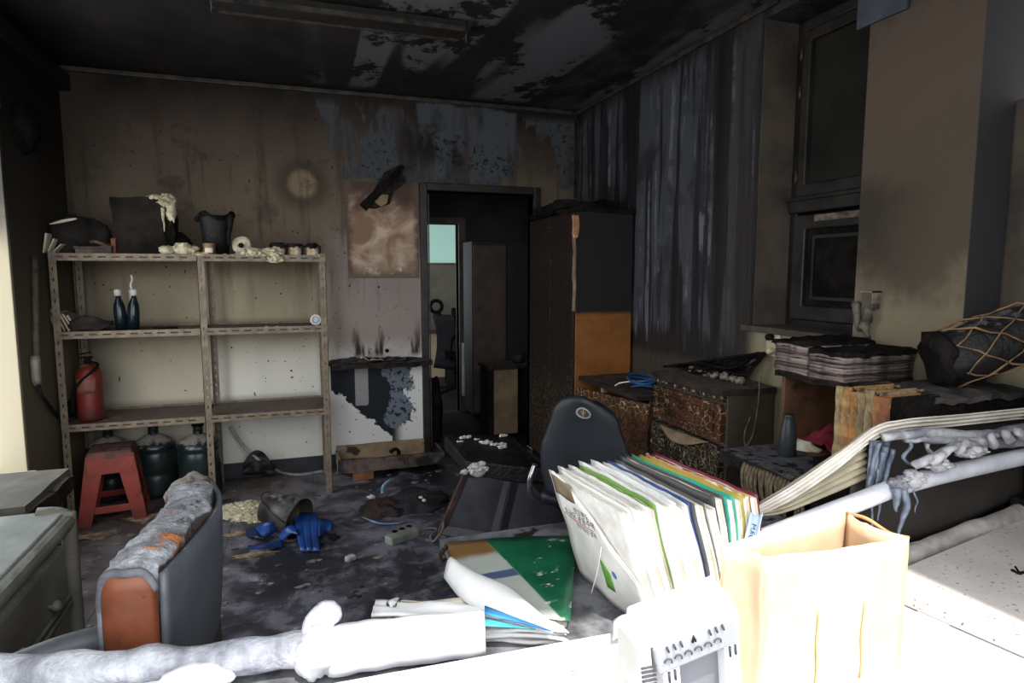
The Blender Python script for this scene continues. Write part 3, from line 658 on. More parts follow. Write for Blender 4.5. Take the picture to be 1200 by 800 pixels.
# spool with foam
c = P3(284, 288, 4.3)
sp = thing('foam_covered_reel', 'round foam-crusted reel leaning among foam on the top shelf', 'reel', (c.x, 4.3, ZS[2]))
part('disc', MB().lathe([(.01, 0), (.05, 0), (.056, .008), (.056, .022), (.05, .03), (.014, .03), (.012, .02)], (c.x - .005, 4.32, c.z), 22, R=RX(75), jit=.006, sc=30), m_foam, sp)
part('hub', MB().lathe([(.014, 0), (.016, .02), (.008, .024)], (c.x - .005, 4.29, c.z), 12, R=RX(85)), m_soot, sp)
tag(MB().clump(P3(296, 297, 4.25), (.09, .06, .032), 70, 5, .22, ZS[2]).clump(P3(318, 298, 4.25), (.085, .055, .036), 70, 7, .22, ZS[2]).clump(P3(322, 304, 4.207), (.05, .01, .028), 40, 9, .3).clump(P3(270, 301, 4.24), (.07, .04, .015), 30, 4, .25, ZS[2]).build('foam_pile', m_foam), 'crumbly cream foam pile hanging over the front of the top shelf', 'foam')
# row of three burnt tins
for k, px in enumerate((327, 346, 366)):
    c = P3(px, 300, 4.3); tt = thing('scorched_jar', ['scorched pale jar at the left of the three under black melt', 'middle scorched pale jar of the three under black melt', 'scorched pale jar at the right end of the top shelf'][k], 'jar', (c.x, 4.3, ZS[2]), 'scorched jars on the top shelf')
    part('body', MB().lathe([(.036, .0), (.042, .012), (.042, .05), (.036, .066)], (c.x, 4.3, ZS[2]), 18, jit=.003), M('scorched_jar_%d' % k, '#a0835f', '#cfc3ab', 16, .6, soot=.3, sscale=18), tt)
    part('melted_lid', MB().blob((c.x, 4.3, ZS[2] + .068), (.05, .05, .02), .5, 12, 20, 10, None, k).tube(spl([(c.x + .042, 4.265, ZS[2] + .068), (c.x + .044, 4.262, ZS[2] + .04), (c.x + .04, 4.262, ZS[2] + .012)], 4), [.011, .01, .009, .008, .008, .007, .006, .006, .005], 6, jit=.004), m_sootgloss, tt)
tag(MB().blob(P3(374, 302, 4.235), (.03, .028, .02), .6, 18, 24, 12, ZS[2], 4).build('foam_crumb', m_foam), 'foam crumb at the right front corner of the top shelf', 'foam')

# middle shelf
cols = ('#6b5e50', '#7a6a58', '#4b4238', '#8a7d6a', '#5c5044', '#75685a')
for k in range(6):
    x0 = P3(66 + 5.2 * k, 385, 4.36).x; R = RY(-14 - 3 * k); h = .15 - .008 * k
    bkx = thing('leaning_book', ['first', 'second', 'third', 'fourth', 'fifth', 'last'][k] + ' of the sooty books leaning on the middle shelf, counted from the left wall', 'book', (x0, 4.4, ZS[1]), 'sooty books on the middle shelf')
    mt = M('sooty_book_%d' % k, cols[k], None, 14, .8, soot=.2)
    c0 = (x0, 4.4, ZS[1])
    part('cover', MB().box((x0, 4.33, ZS[1]), (x0 + .003, 4.47, ZS[1] + h), R, c0).box((x0 + .012, 4.33, ZS[1]), (x0 + .015, 4.47, ZS[1] + h), R, c0), mt, bkx)
    part('pages', MB().box((x0 + .003, 4.332, ZS[1] + .003), (x0 + .012, 4.467, ZS[1] + h - .004), R, c0), m_paperb, bkx)
tag(MB().blob(P3(108, 381, 4.36), (.1, .07, .045), .45, 10, 28, 14, ZS[1], 6).build('burnt_bundle', M('burnt_bundle', '#3a3129', '#1e1915', 12, .85, bs=.7)), 'dark burnt bundle lying beside the leaning books', 'bundle')
def bottle(px, tilt, label):
    c = P3(px, 383, 4.4); R = RY(tilt)
    o = thing('dark_bottle', label, 'bottle', (c.x, 4.4, ZS[1]), 'dark bottles on the middle shelf')
    part('body', MB().lathe([(.03, 0), (.034, .006), (.034, .1), (.03, .15), (.015, .19), (.013, .205)], (c.x, 4.4, ZS[1]), 18, R=R), M('dark_teal_bottle', '#14252b', '#0c1316', 6, .2, dust=.1), o)
    part('cap', MB().lathe([(.016, .205), (.02, .21), (.02, .235), (.013, .245)], (c.x, 4.4, ZS[1]), 14, R=R), m_whitesmoke, o)
    return c
c = bottle(143, -3, 'dark teal bottle on the middle shelf, left one of the pair')
tag(MB().tube(spl([(c.x + .05, 4.47, ZS[1] + .24), (c.x + .045, 4.47, ZS[1] + .27), (c.x + .055, 4.47, ZS[1] + .3), (c.x + .05, 4.47, ZS[1] + .33)], 4), .006, 7, jit=.003).tube([(c.x + .05, 4.47, ZS[1]), (c.x + .05, 4.47, ZS[1] + .24)], .018, 10).build('slim_bottle', m_whitesmoke), 'slim pale bottle with a bent nozzle behind the dark bottle pair', 'bottle')
bottle(156, 4, 'dark teal bottle on the middle shelf, right one of the pair')
tag(MB().rbox((-.83, 4.3, ZS[1]), (-.7, 4.36, ZS[1] + .012), 8, .006, 14).build('charred_scrap', m_soot), 'flat charred scrap on the middle shelf left of the centre post', 'scrap')
for px, q in ((312, 'left'), (325, 'right')):
    tag(MB().blob(P3(px, 384, 4.3), (.014, .014, .01), .5, 12, 14, 8, ZS[1], 2).build('foam_crumb', m_foamw), 'tiny white foam crumb on the middle shelf, %s of two' % q, 'foam')
c = P3(370, 371, 4.3)
rl = thing('tape_roll', 'white roll of tape standing on edge at the right end of the middle shelf', 'tape', (c.x, 4.3, ZS[1]))
part('ring', MB().lathe([(.024, 0), (.034, 0), (.036, .006), (.036, .03), (.034, .036), (.024, .036), (.024, 0)], (c.x, 4.3, ZS[1] + .037), 22, R=RX(82) @ RY(0), cap=False), m_whitesmoke, rl)
part('core', MB().lathe([(.006, .008), (.023, .008), (.023, .03), (.006, .03)], (c.x, 4.3, ZS[1] + .037), 18, R=RX(82)), M('pale_blue_core', '#b5bdc4', '#949ca4', 8, .5), rl)

# lower shelf: extinguisher
c = P3(107, 484, 4.38); ex = thing('fire_extinguisher', 'red fire extinguisher standing on the lowest shelf', 'extinguisher', (c.x, 4.38, ZS[0]))
part('cylinder', MB().lathe([(.062, 0), (.068, .008), (.07, .03), (.07, .2), (.069, .205), (.07, .21), (.07, .27), (.062, .305), (.04, .33), (.022, .34)], (c.x, 4.38, ZS[0]), 28), m_redx, ex)
part('label', MB().sheet(lambda u, v: (c.x + .0712 * math.cos(-2.5 + 1.7 * u), 4.38 + .0712 * math.sin(-2.5 + 1.7 * u), ZS[0] + .17 + .09 * v), 10, 3, .001), M('faded_label', '#8a5a4c', '#6d4238', 18, .6, soot=.2), ex)
part('valve', MB().lathe([(.02, .335), (.022, .36), (.016, .375), (.012, .385)], (c.x, 4.38, ZS[0]), 14), m_soot, ex)
part('handle', MB().box((c.x - .05, 4.37, ZS[0] + .375), (c.x + .03, 4.39, ZS[0] + .385)).box((c.x - .055, 4.37, ZS[0] + .4), (c.x + .02, 4.39, ZS[0] + .408), RY(-10)), m_soot, ex, .002)
part('hose', MB().tube(spl([(c.x + .02, 4.36, ZS[0] + .355), (c.x + .06, 4.33, ZS[0] + .33), (c.x - .06, 4.31, ZS[0] + .2), (c.x - .078, 4.33, ZS[0] + .06)], 6), .009, 7), m_soot, ex)
tag(MB().blob(P3(84, 478, 4.36), (.032, .04, .05), .4, 9, 20, 12, ZS[0], 5).build('dark_lump', m_soot), 'dark sooty lump at the left end of the lowest shelf', 'lump')

# water jugs under the rack
def jug(px, py, y, label, h=.44):
    c = at(px, py, y=y); r = .13
    o = thing('water_jug', label, 'jug', (c.x, y, 0), 'water jugs under the rack')
    pr = [(r * .85, .0), (r * .97, .012)]
    for z in (.03, .175):
        pr += [(r, z), (r, z + .11), (r * .965, z + .12), (r * .965, z + .135)]
    pr += [(r, .315), (r * .98, .335), (r * .82, .365), (r * .5, .39), (r * .26, .405), (.03, .41), (.03, .47)]
    part('body', MB().lathe(pr, (c.x, y, 0), 28), m_jug, o)
    part('neck_cap', MB().lathe([(.035, .455), (.037, .46), (.037, .49), (.03, .495)], (c.x, y, 0), 16), m_soot, o)
    return o
jug(130, 560, 4.6, 'sooty dark water jug half hidden behind the red stool')
jug(183, 560, 4.585, 'sooty dark water jug standing between the red stool and another jug')
jug(235, 560, 4.5, 'sooty dark water jug farthest right under the rack')
# red stool
s0 = at(88, 618, z=0); s1 = at(158, 606, z=0); s2 = at(172, 585, z=0)
st = thing('red_stool', 'scorched red plastic stool standing before the water jugs', 'stool', (s0.x + .18, s0.y + .16, 0))
cx, cy = -1.075, 4.27; R = RZ(8)
HS = at(120, 527, y=4.2).z
def legq(sx, sy, f0=.0):
    t0, b0 = .12, .175; mb = MB()
    def pt(k, inx, iny):   # k 0 bottom..1 top
        q = b0 + (t0 - b0) * k; w = .07 + .03 * k
        return Vector((cx, cy, 0)) + R @ Vector((sx * (q - inx * w), sy * (q - iny * w), k * (HS - .02)))
    # an angle-section leg: two thin faces meeting at the outer corner
    for ax in (0, 1):
        th = .1
        q = [pt(0, 0, 0), pt(0, 1 if ax == 0 else 0, 0 if ax == 0 else 1), pt(0, 1 if ax == 0 else th, th if ax == 0 else 1), pt(0, th if ax == 0 else th, th)]
        k = [pt(1, 0, 0), pt(1, 1 if ax == 0 else 0, 0 if ax == 0 else 1), pt(1, 1 if ax == 0 else th, th if ax == 0 else 1), pt(1, th, th)]
        mb.hexa(q + k)
    return mb
for sx, sy in ((-1, -1), (1, -1), (-1, 1), (1, 1)): part('leg', legq(sx, sy), m_red, st, .004)
def stq(x, y, z): return Vector((cx, cy, 0)) + R @ Vector((x, y, z))
part('seat', MB().hexa([stq(-.125, -.125, HS - .05), stq(.125, -.125, HS - .05), stq(.125, .125, HS - .05), stq(-.125, .125, HS - .05), stq(-.115, -.115, HS), stq(.115, -.115, HS), stq(.115, .115, HS), stq(-.115, .115, HS)]), M('sooty_seat', '#5c2c26', '#3a1e1b', 7, .5, soot=.3, dust=.2, dc='#4f3f3a'), st, .012)
for i in range(4):
    Q = Matrix.Rotation(i * PI / 2, 3, 'Z')
    def pq(x, y, z): return Vector((cx, cy, 0)) + R @ (Q @ Vector((x, y, z)))
    part('brace', MB().hexa([pq(-.15, -.163, .065), pq(.15, -.163, .065), pq(.15, -.155, .065), pq(-.15, -.155, .065), pq(-.145, -.157, .105), pq(.145, -.157, .105), pq(.145, -.149, .105), pq(-.145, -.149, .105)]), m_red, st, .003)
    part('apron', MB().hexa([pq(-.11, -.136, HS - .13), pq(.11, -.136, HS - .13), pq(.11, -.128, HS - .1), pq(-.11, -.128, HS - .1), pq(-.12, -.124, HS - .04), pq(.12, -.124, HS - .04), pq(.12, -.116, HS - .04), pq(-.12, -.116, HS - .04)]), m_red, st, .003)
# bent white conduit and black scrap under the rack
tag(MB().tube(spl([at(270, 500, y=4.72), at(285, 522, y=4.68), at(305, 540, y=4.62), (at(330, 553, z=.012)), at(352, 556, z=.012), at(378, 552, z=.012)], 8), .011, 8).build('bent_conduit', m_greyplug), 'bent grey conduit curving down to the floor under the rack', 'conduit')
tag(MB().sheet(lambda u, v: at(285 + 37 * u, 556 - (10 + 18 * math.sin(PI * min(1, u * 1.15)) ** .6) * v, y=4.6 + .06 * nz((u, v, 0), 3)) + Vector((0, .02 * u, 0)), 10, 6, .006).build('charred_scrap', m_dark), 'black charred sheet scrap standing behind the bent conduit', 'scrap')
# pipe and fitting on the left wall
pp = thing('wall_pipe', 'sooty pipe with a coupling running down the left wall', 'pipe', (XL + .03, 4.0, .8))
p0, p1 = at(41, 300, x=XL + .03), at(43, 445, x=XL + .03)
part('pipe', MB().tube([p0, p1], .016, 10), m_wallplain and M('sooty_pipe', '#5d5547', '#3a352c', 12, .6), pp)
part('coupling', MB().tube([p1 + Vector((0, 0, .13)), p1 + Vector((0, 0, .1)), p1 + Vector((0, 0, .0)), p1 - Vector((0, 0, .03))], [.022, .024, .024, .018], 12), M('grey_coupling', '#7d7a70', '#55524a', 12, .5), pp)
part('hose', MB().tube(spl([p1, at(50, 465, x=XL + .05), at(70, 490, x=XL + .03) , at(78, 500, x=XL + .04)], 6), .01, 8), m_soot, pp)
tag(MB().blob(at(30, 150, x=XL + .03), (.06, .12, .12), .4, 8, 20, 12, None, 3).build('melted_wall_box', m_soot), 'melted black box high on the left wall', 'box')

# ------------------------------------------------------------------ back wall things and the floor before it
pb = thing('poster_board', 'pale smoke-blotched board hanging on the wall left of the doorway', 'board', (.62, YB - .01, 1.4))
def poster_mat():
    t = T('blotched_poster_board'); x, y, z = t.xyz(); n = t.noi(4.5, 5, .6, dist=.5); n2 = t.noi(11, 4, .6)
    col = t.mix(n.ss(.35, .6), '#c9b49c', '#8a6a55'); col = t.mix((z + (n - .5) * .3).ss(.45, .62), col, '#4a352b')
    col = t.mix((x.abs() + (n2 - .5) * .1).ss(.2, .26) , col, '#5c4a40'); col = t.mix(z.ss(.05, .0), col, '#5a4a3e')
    col = t.mix((z + n * .25).ss(.24, .12) * n2.ss(.4, .5), col, '#6b5a4c')
    return t.done(col, .75, n2, .2, .004)
part('sheet', MB().box((.365, YB - .01, 1.41), (.885, YB - .001, 2.105)), poster_mat(), pb)
hp = thing('charred_plank', 'charred plank hanging aslant over the blotched board', 'plank', (.62, YB - .04, 1.9))
a, b = at(425, 243, y=YB - .04), at(472, 194, y=YB - .04); d = (b - a).normalized(); nrm = Vector((-d.z, 0, d.x))
part('board', MB().hexa([a - nrm * .035, b - nrm * .02, b - nrm * .02 + Vector((0, .02, 0)), a - nrm * .035 + Vector((0, .02, 0)), a + nrm * .03, b + nrm * .015, b + nrm * .015 + Vector((0, .02, 0)), a + nrm * .03 + Vector((0, .02, 0))]), m_soot, hp, .003)
part('torn_backing', MB().prism([(0, 0), (.12, .02), (.3, .06), (.42, .02), (.4, -.02), (.36, -.1), (.24, -.08), (.16, -.12), (.06, -.07)], 0, .008, lambda p, q, e: a + d * p * 1.0 + nrm * q + Vector((0, .022 + e, 0))), m_charwood, hp)
part('bare_patch', MB().prism([(.09, -.02), (.17, -.035), (.2, -.07), (.15, -.1), (.1, -.09)], 0, .004, lambda p, q, e: a + d * p + nrm * q + Vector((0, .016 + e, 0))), m_wtan, hp)
# burnt plank shelf left of the door
ps = thing('plank_shelf', 'burnt plank shelf on the wall left of the doorway', 'shelf', (.55, 4.66, .78))
part('plank', MB().rbox((.225, 4.52, .775), (.93, YB - .002, .81), 16, .012, 7, seed=3), m_charwood, ps)
part('ash_crust', MB().blob((.36, 4.6, .815), (.16, .08, .03), .6, 16, 36, 14, .8, 5).blob((.66, 4.64, .812), (.12, .07, .018), .7, 16, 30, 12, .8, 8), m_sootgloss, ps)
part('paper_scrap', MB().sheet(lambda u, v: (.42 + .16 * u, 4.56 + .1 * v, .845 + .02 * nz((u * 2, v, 0), 2) - .02 * u), 8, 6, .003), m_paperb, ps)
part('nail', MB().tube([(.63, YB, .87), (.63, YB - .03, .87)], .014, 8), m_soot, ps)
# fallen drawer: open wooden box of planks
dw = thing('wooden_drawer', 'half burnt wooden drawer box lying under the plank shelf', 'drawer', (.6, 4.52, 0))
a0, a1 = at(395, 553, y=4.44), at(519, 545, y=4.44)
zb, zt = .06, .15
part('front_board', MB().rbox((.235, 4.43, zb), (.985, 4.46, zt), 14, .006, 8), M('half_charred_wood', '#6b5a50', '#2b2827', 7, .8, soot=.4, sc='#1b1a1b', bs=.7), dw)
part('back_board', MB().rbox((.24, 4.7, zb), (.89, 4.72, zt + .035), 14, .004, 8), m_wtan, dw)
part('side_board', MB().rbox((.235, 4.46, zb), (.255, 4.7, zt), 8, .004, 8), m_wtan, dw)
part('side_board', MB().rbox((.965, 4.46, zb), (.985, 4.7, zt), 8, .004, 8), m_charwood, dw)
part('bottom', MB().rbox((.24, 4.45, zb), (.97, 4.71, zb + .012), 12, .003, 8), m_wtan, dw)
part('charred_hook', MB().tube(spl([(.66, 4.5, .08), (.66, 4.48, .17), (.63, 4.47, .19), (.6, 4.47, .17)], 5), .014, 7, jit=.004), m_soot, dw)
tag(MB().rbox((.335, 4.44, 0), (.475, 4.6, .058), 6, .004, 8).build('wood_block', M('orange_wood_block', '#8f5c3a', '#6e4428', 9, .7, soot=.15)), 'orange wood block propping up the fallen drawer', 'block')
tag(MB().blob((.28, 4.66, 0.), (.03, .06, .05), .4, 8, 16, 10, 0, 3).blob((.62, 4.6, .0), (.05, .06, .06), .5, 8, 16, 10, 0, 4).blob((.9, 4.56, .0), (.05, .06, .06), .5, 8, 16, 10, 0, 6).build('char_rubble', m_soot), 'black char rubble beneath the fallen drawer', 'rubble')
# bundle in the doorway's left edge
tag(MB().blob((1.02, 4.95, .32), (.08, .1, .3), .35, 7, 20, 16, 0, 9).build('hanging_coat', m_soot), 'dark crumpled coat slumped at the left of the doorway', 'coat')

# tumbled drawer unit: slab on top, box below
sl = thing('charred_slab', 'charred black slab with white foam spots lying on the tumbled box', 'slab', (1.05, 3.55, .3))
def yz(px, py, y): return at(px, py, y=y)
T0, T1, T2, T3 = at(518, 512, y=3.62), at(547, 553, y=3.28), at(648, 556, y=3.2), at(612, 512, y=3.62)
m_panelblk = M('black_scratched_panel', '#35343a', '#202023', 5, .45, bs=.4, bd=.004)
T0 = at(520, 508, y=3.66); T1 = at(545, 540, y=3.32); T2 = at(642, 550, y=3.2); T3 = at(600, 510, y=3.66)
def slabtop(u, v):
    p = (T0 * (1 - u) + T3 * u) * (1 - v) + (T1 * (1 - u) + T2 * u) * v
    return p + Vector((0, 0, .006 * nz((u, v, 0), 6)))
def slab(n=10):
    mb = MB(); dz = Vector((0, 0, -.085))
    top = [[slabtop(i / n, j / n) for j in range(n + 1)] for i in range(n + 1)]
    vs = [p for r in top for p in r] + [p + dz * (1 + .25 * nz(p, 5)) for r in top for p in r]; w = n + 1; o = w * w; fs = []
    for i in range(n):
        for j in range(n):
            q = i * w + j; fs += [(q, q + w, q + w + 1, q + 1), (o + q, o + q + 1, o + q + w + 1, o + q + w)]
        q = i * w; fs.append((q, o + q, o + q + w, q + w)); q = i * w + n; fs.append((q, q + w, o + q + w, o + q))
        q = i; fs.append((q, q + 1, o + q + 1, o + q)); q = n * w + i; fs.append((q, o + q, o + q + 1, q + 1))
    return mb._add(vs, fs)
part('slab', slab(), M('shiny_char_slab', '#242224', '#121112', 6, .42, bs=1, bd=.012, spec=.35), sl, .008)
for k, (u, v, r) in enumerate(((.3, .12, .02), (.14, .3, .013), (.5, .3, .028), (.58, .36, .018), (.68, .42, .024), (.7, .33, .018), (.4, .2, .012), (.85, .05, .02), (.22, .15, .016))):
    p = slabtop(u, v); part('foam_spot', MB().clump(p + Vector((0, 0, .004)), (r * 1.5, r, r * .4), 12, k, .35), m_foamw, sl)
p = slabtop(.08, 1.0); part('foam_clump', MB().clump(p + Vector((.035, -.012, -.045)), (.062, .02, .05), 70, 4, .24).clump(p + Vector((-.045, -.012, -.05)), (.024, .012, .018), 14, 7, .35), m_foamw, sl)
tb = thing('tumbled_box', 'charred black box with one brown edge tipped over on the floor', 'box', (1.1, 3.3, 0))
B0, B1, B2, B3 = at(513, 627, y=3.22), at(592, 634, y=3.12), at(668, 610, y=3.1), at(545, 552, y=3.30)
B1 = at(580, 637, z=.0); B0 = at(513, 626, z=.005); B4 = at(602, 550, y=B1.y + .16); B5 = at(690, 560, y=3.35); B2 = at(690, 630, z=.0)
bk_ = Vector((.1, .3, .0))
part('front_panel', MB().hexa([B0, B1, B1 + Vector((.004, .02, 0)), B0 + Vector((.004, .02, 0)), B3, B4, B4 + Vector((.004, .02, 0)), B3 + Vector((.004, .02, 0))]), m_panelblk, tb, .004)
part('side_panel', MB().hexa([B1 + Vector((.003, 0, 0)), B2, B2 + Vector((0, .02, 0)), B1 + Vector((.003, .02, 0)), B4 + Vector((.003, 0, 0)), B5, B5 + Vector((0, .02, 0)), B4 + Vector((.003, .02, 0))]), m_panelblk, tb, .004)
part('back_panel', MB().hexa([B0 + Vector((.2, .4, 0)), B1 + Vector((.3, .42, 0)), B1 + Vector((.3, .44, 0)), B0 + Vector((.2, .42, 0)), B3 + Vector((.1, .3, -.06)), B4 + Vector((.22, .28, -.06)), B4 + Vector((.22, .3, -.06)), B3 + Vector((.1, .32, -.06))]), m_soot, tb)
part('brown_edge', MB().hexa([B0 + Vector((-.002, -.003, 0)), B0 + Vector((.045, -.003, 0)), B0 + Vector((.045, .024, 0)), B0 + Vector((-.002, .024, 0)), B3 + Vector((-.002, -.003, 0)), B3 + Vector((.02, -.003, 0)), B3 + Vector((.02, .024, 0)), B3 + Vector((-.002, .024, 0))]), M('scorched_brown_edge', '#5c4034', '#33282a', 9, .6, soot=.2), tb, .003)
part('lid_board', MB().rbox((B3.x + .02, B3.y + .03, B3.z - .05), (B4.x + .15, B3.y + .3, B3.z - .03), 8, .006, 8), m_soot, tb)
# power strip with its cord
a, b = at(455, 634, z=.02), at(487, 622, z=.02); d = (b - a); L = d.length; ang = math.degrees(math.atan2(d.y, d.x))
pw = thing('power_strip', 'small grey power strip lying on the sooty floor', 'power strip', (a + d / 2))
c = a + d / 2; part('body', MB().box((c.x - L / 2, c.y - .035, 0), (c.x + L / 2, c.y + .035, .042), RZ(ang)), M('sooty_grey_plug', '#8f928a', '#6a6d66', 9, .5, soot=.25), pw, .006)
for k in (-1, 0, 1): part('socket', MB().lathe([(.017, .0415), (.017, .043), (.012, .043), (.012, .0415)], c + RZ(ang) @ Vector((k * .048, 0, 0)), 14), m_dark, pw)
part('cord', MB().tube(spl([b + Vector((-.01, 0, .0)), at(500, 619, z=.012), at(512, 620, z=.012), at(505, 628, z=.01), at(508, 634, z=.03), at(518, 622, z=.09), at(520, 612, z=.1)], 8), .007, 7), M('grey_cord', '#7d7b72', '#55534c', 9, .6), pw)
tag(MB().box((0, 0, 0), (.05, .035, .025), RZ(30)).xf(Matrix.Translation(at(405, 659, z=0))).build('plug_piece', M('pale_plug', '#b8bcba', '#8d9190', 9, .5, soot=.15), None, .006), 'small pale plug piece lying alone on the floor', 'plug')
# round soot mound with a brown crust
md = thing('soot_mound', 'low round mound of soot and brown crust on the floor', 'mound', (.56, 3.85, 0))
part('soot', MB().blob((.62, 3.86, .0), (.26, .17, .06), .35, 12, 48, 20, -.002, 3), M('grey_soot', '#35343a', '#17171a', 12, .8, bs=1, bd=.015), md)
part('crust', MB().blob((.46, 3.8, .0), (.13, .13, .065), .35, 14, 40, 20, -.002, 5), M('brown_crust', '#3d2a24', '#231815', 16, .6, bs=1, bd=.012), md)
part('blue_rim', MB().tube(spl([at(425, 606, z=.01), at(445, 613, z=.01), at(468, 613, z=.01)], 8), .006, 7), M('pale_blue_plastic', '#7f9fc0', '#56708c', 8, .4), md)
tag(MB().tube(spl([at(448, 578, z=.02), at(449, 570, z=.05), at(455, 564, z=.07), at(461, 562, z=.06)], 6), .011, 8).build('bent_pipe', M('pale_blue_handle', '#8fa8bd', '#6a8093', 8, .4)), 'bent pale blue pipe stuck in the soot behind the mound', 'pipe')
for k, (px, py, r) in enumerate(((493, 583, .02), (435, 582, .026), (497, 586, .014))):
    tag(MB().blob(at(px, py, z=.05 if k != 1 else 0.01), (r, r, r * .5), .5, 12, 14, 8, None, k).build('foam_crumb', m_foamw), ['white foam crumb on the dark half of the soot mound', 'pale foam crumb left of the soot mound', 'tiny foam crumb at the back of the soot mound'][k], 'foam')
# foam heap, tin bucket, blue broken plastic
tag(MB().clump(at(285, 600, z=0), (.2, .17, .045), 420, 3, .1, -.002, .7).clump(at(310, 606, z=0), (.15, .09, .028), 200, 8, .12, -.002, .7).build('foam_pile', m_foam), 'large cream foam heap on the floor beside the tin bucket', 'foam')
bu = thing('tin_bucket', 'dented sooty tin bucket lying on its side on the floor', 'bucket', (-.08, 3.95, 0))
bc = at(332, 600, z=.11); ax = Vector((.75, -.62, -.2)).normalized(); R = ax.to_track_quat('Z', 'Y').to_matrix()
part('shell', MB().lathe([(.085, -.11), (.09, -.105), (.095, -.04), (.098, -.036), (.1, .0), (.112, .105), (.116, .11), (.112, .113), (.106, .105), (.09, -.09), (.01, -.095)], bc, 28, R=R, jit=.005), M('sooty_tin', '#4e4a48', '#2a2624', 9, .45, metal=.4, soot=.2, dust=.15, dc='#6b6866'), bu)
part('wire_handle', MB().tube([bc + R @ Vector((.118 * math.cos(q), .02 + .05 * math.sin(q), .105 - .25 * math.sin(q))) for q in [PI * i / 16 for i in range(17)]], .003, 6), m_dark, bu)
part('crust', MB().blob(bc + ax * .02, (.08, .08, .06), .3, 9, 20, 12, None, 2), M('bucket_crust', '#4a3f35', '#2b241f', 18, .9), bu)
bl = thing('blue_plastic_piece', 'broken blue plastic piece with a ribbed tongue and two arms on the floor', 'plastic', (.03, 3.5, 0))
def bp(px, py, h): return at(px, py, z=h)
g = {}
def tong(u, v):      # ribbed tongue, far end propped up
    a0, b0 = bp(343, 603, .1), bp(372, 603, .1); a1, b1 = bp(352, 648, .0), bp(375, 648, .0)
    p = (a0 * (1 - u) + b0 * u) * (1 - v) + (a1 * (1 - u) + b1 * u) * v
    return p + Vector((0, 0, .007 * abs(math.sin(u * PI * 3)) ** .35 + .006))
part('tongue', MB().sheet(tong, 24, 10, .004), m_blue, bl)
def wing(p0, p1, p2, q0, q1, q2):
    e, f = spl([p0, p1, p2], 6), spl([q0, q1, q2], 6)
    return MB().sheet(lambda u, v: e[round(u * 12)] * (1 - v) + f[round(u * 12)] * v, 12, 4, .008)
part('arm', wing(bp(372, 606, .09), bp(382, 609, .075), bp(390, 611, .06), bp(374, 628, .06), bp(382, 624, .04), bp(388, 620, .05)), m_blue, bl)
part('arm', wing(bp(345, 615, .09), bp(335, 618, .085), bp(327, 628, .03), bp(349, 626, .07), bp(340, 626, .06), bp(328, 637, .005)), m_blue, bl)
b2 = thing('blue_plastic_shard', 'crumpled dark blue plastic shard left of the ribbed blue piece', 'plastic', (-.2, 3.6, 0))
part('curl', wing(bp(298, 620, .04), bp(312, 612, .1), bp(326, 611, .09), bp(300, 632, .01), bp(314, 628, .03), bp(326, 622, .03)), m_blue, b2)
part('flap', wing(bp(288, 622, .02), bp(298, 618, .05), bp(308, 622, .04), bp(290, 630, .008), bp(300, 630, .03), bp(310, 632, .02)), M('sooty_blue', '#1c2c52', '#131a2b', 7, .4, soot=.3), b2)
part('tail', wing(bp(290, 640, .01), bp(310, 637, .03), bp(330, 632, .03), bp(293, 646, .006), bp(312, 645, .008), bp(332, 640, .006)), M('sooty_blue_tail', '#1e3766', '#15223f', 7, .4, soot=.25), b2)
tag(MB().blob(bp(383, 632, .0), (.07, .05, .03), .5, 10, 20, 10, -.002, 4).build('blue_char', M('blue_black_char', '#1b2434', '#10141c', 8, .6)), 'blue-black charred lump right of the ribbed tongue', 'lump')
# scattered flakes on the floor: nobody could count them
random.seed(11); mb = MB()
for k in range(420):
    x, y = random.uniform(-1.2, 1.6), random.uniform(1.6, 4.5); r = random.choice((.006, .008, .01, .014, .02)) * random.uniform(.6, 1.3); an = random.uniform(0, 6)
    if x < -.6 and y < 2.8: continue
    pts = [(x + r * random.uniform(.5, 1.2) * math.cos(an + i * PI / 3) * 1.3, y + r * random.uniform(.5, 1.2) * math.sin(an + i * PI / 3)) for i in range(6)]
    mb.prism(pts, .0005, random.uniform(.002, .006), lambda p, q, e: (p, q, e))
o = mb.build('floor_debris', M('debris_flakes', '#8d8880', '#2a2826', 1.5, .9, bs=.5)); o['kind'] = 'stuff'; tag(o, 'scattered flakes of ash and paint on the floor', 'debris')
for k, (px, py, rx, ry) in enumerate(((175, 605, .14, .05), (110, 628, .1, .05), (205, 610, .12, .05), (300, 650, .1, .03), (285, 625, .09, .03))):
    c = at(px, py, z=0); tag(MB().blob((c.x, c.y, 0), (rx, ry, .012), .7, 18, 40, 12, -.001, k).build('debris_crust', M('tan_crust_%d' % k, '#8c7a60', '#57493a', 18, .9, bs=.9)), ['tan debris crust on the floor behind the red stool', 'tan debris crust before the red stool', 'tan debris crust right of the red stool', 'pale crust below the blue shard', 'pale crust beside the cream foam heap'][k], 'debris')
# ceiling lamp rail
lr = thing('lamp_rail', 'burnt fluorescent lamp rail fixed to the ceiling', 'lamp', (.28, 3.34, ZC - .05))
part('channel', MB().box((-.32, 3.28, ZC - .055), (.88, 3.40, ZC - .0)), m_dark, lr, .006)
part('reflector', MB().box((-.3, 3.26, ZC - .062), (.86, 3.275, ZC - .04)).box((-.3, 3.405, ZC - .062), (.86, 3.42, ZC - .04)), m_trim, lr)
part('end_clip', MB().box((.88, 3.33, ZC - .09), (.885, 3.345, ZC)), m_chrome, lr)
part('end_clip', MB().box((-.325, 3.33, ZC - .09), (-.32, 3.345, ZC)), m_chrome, lr)

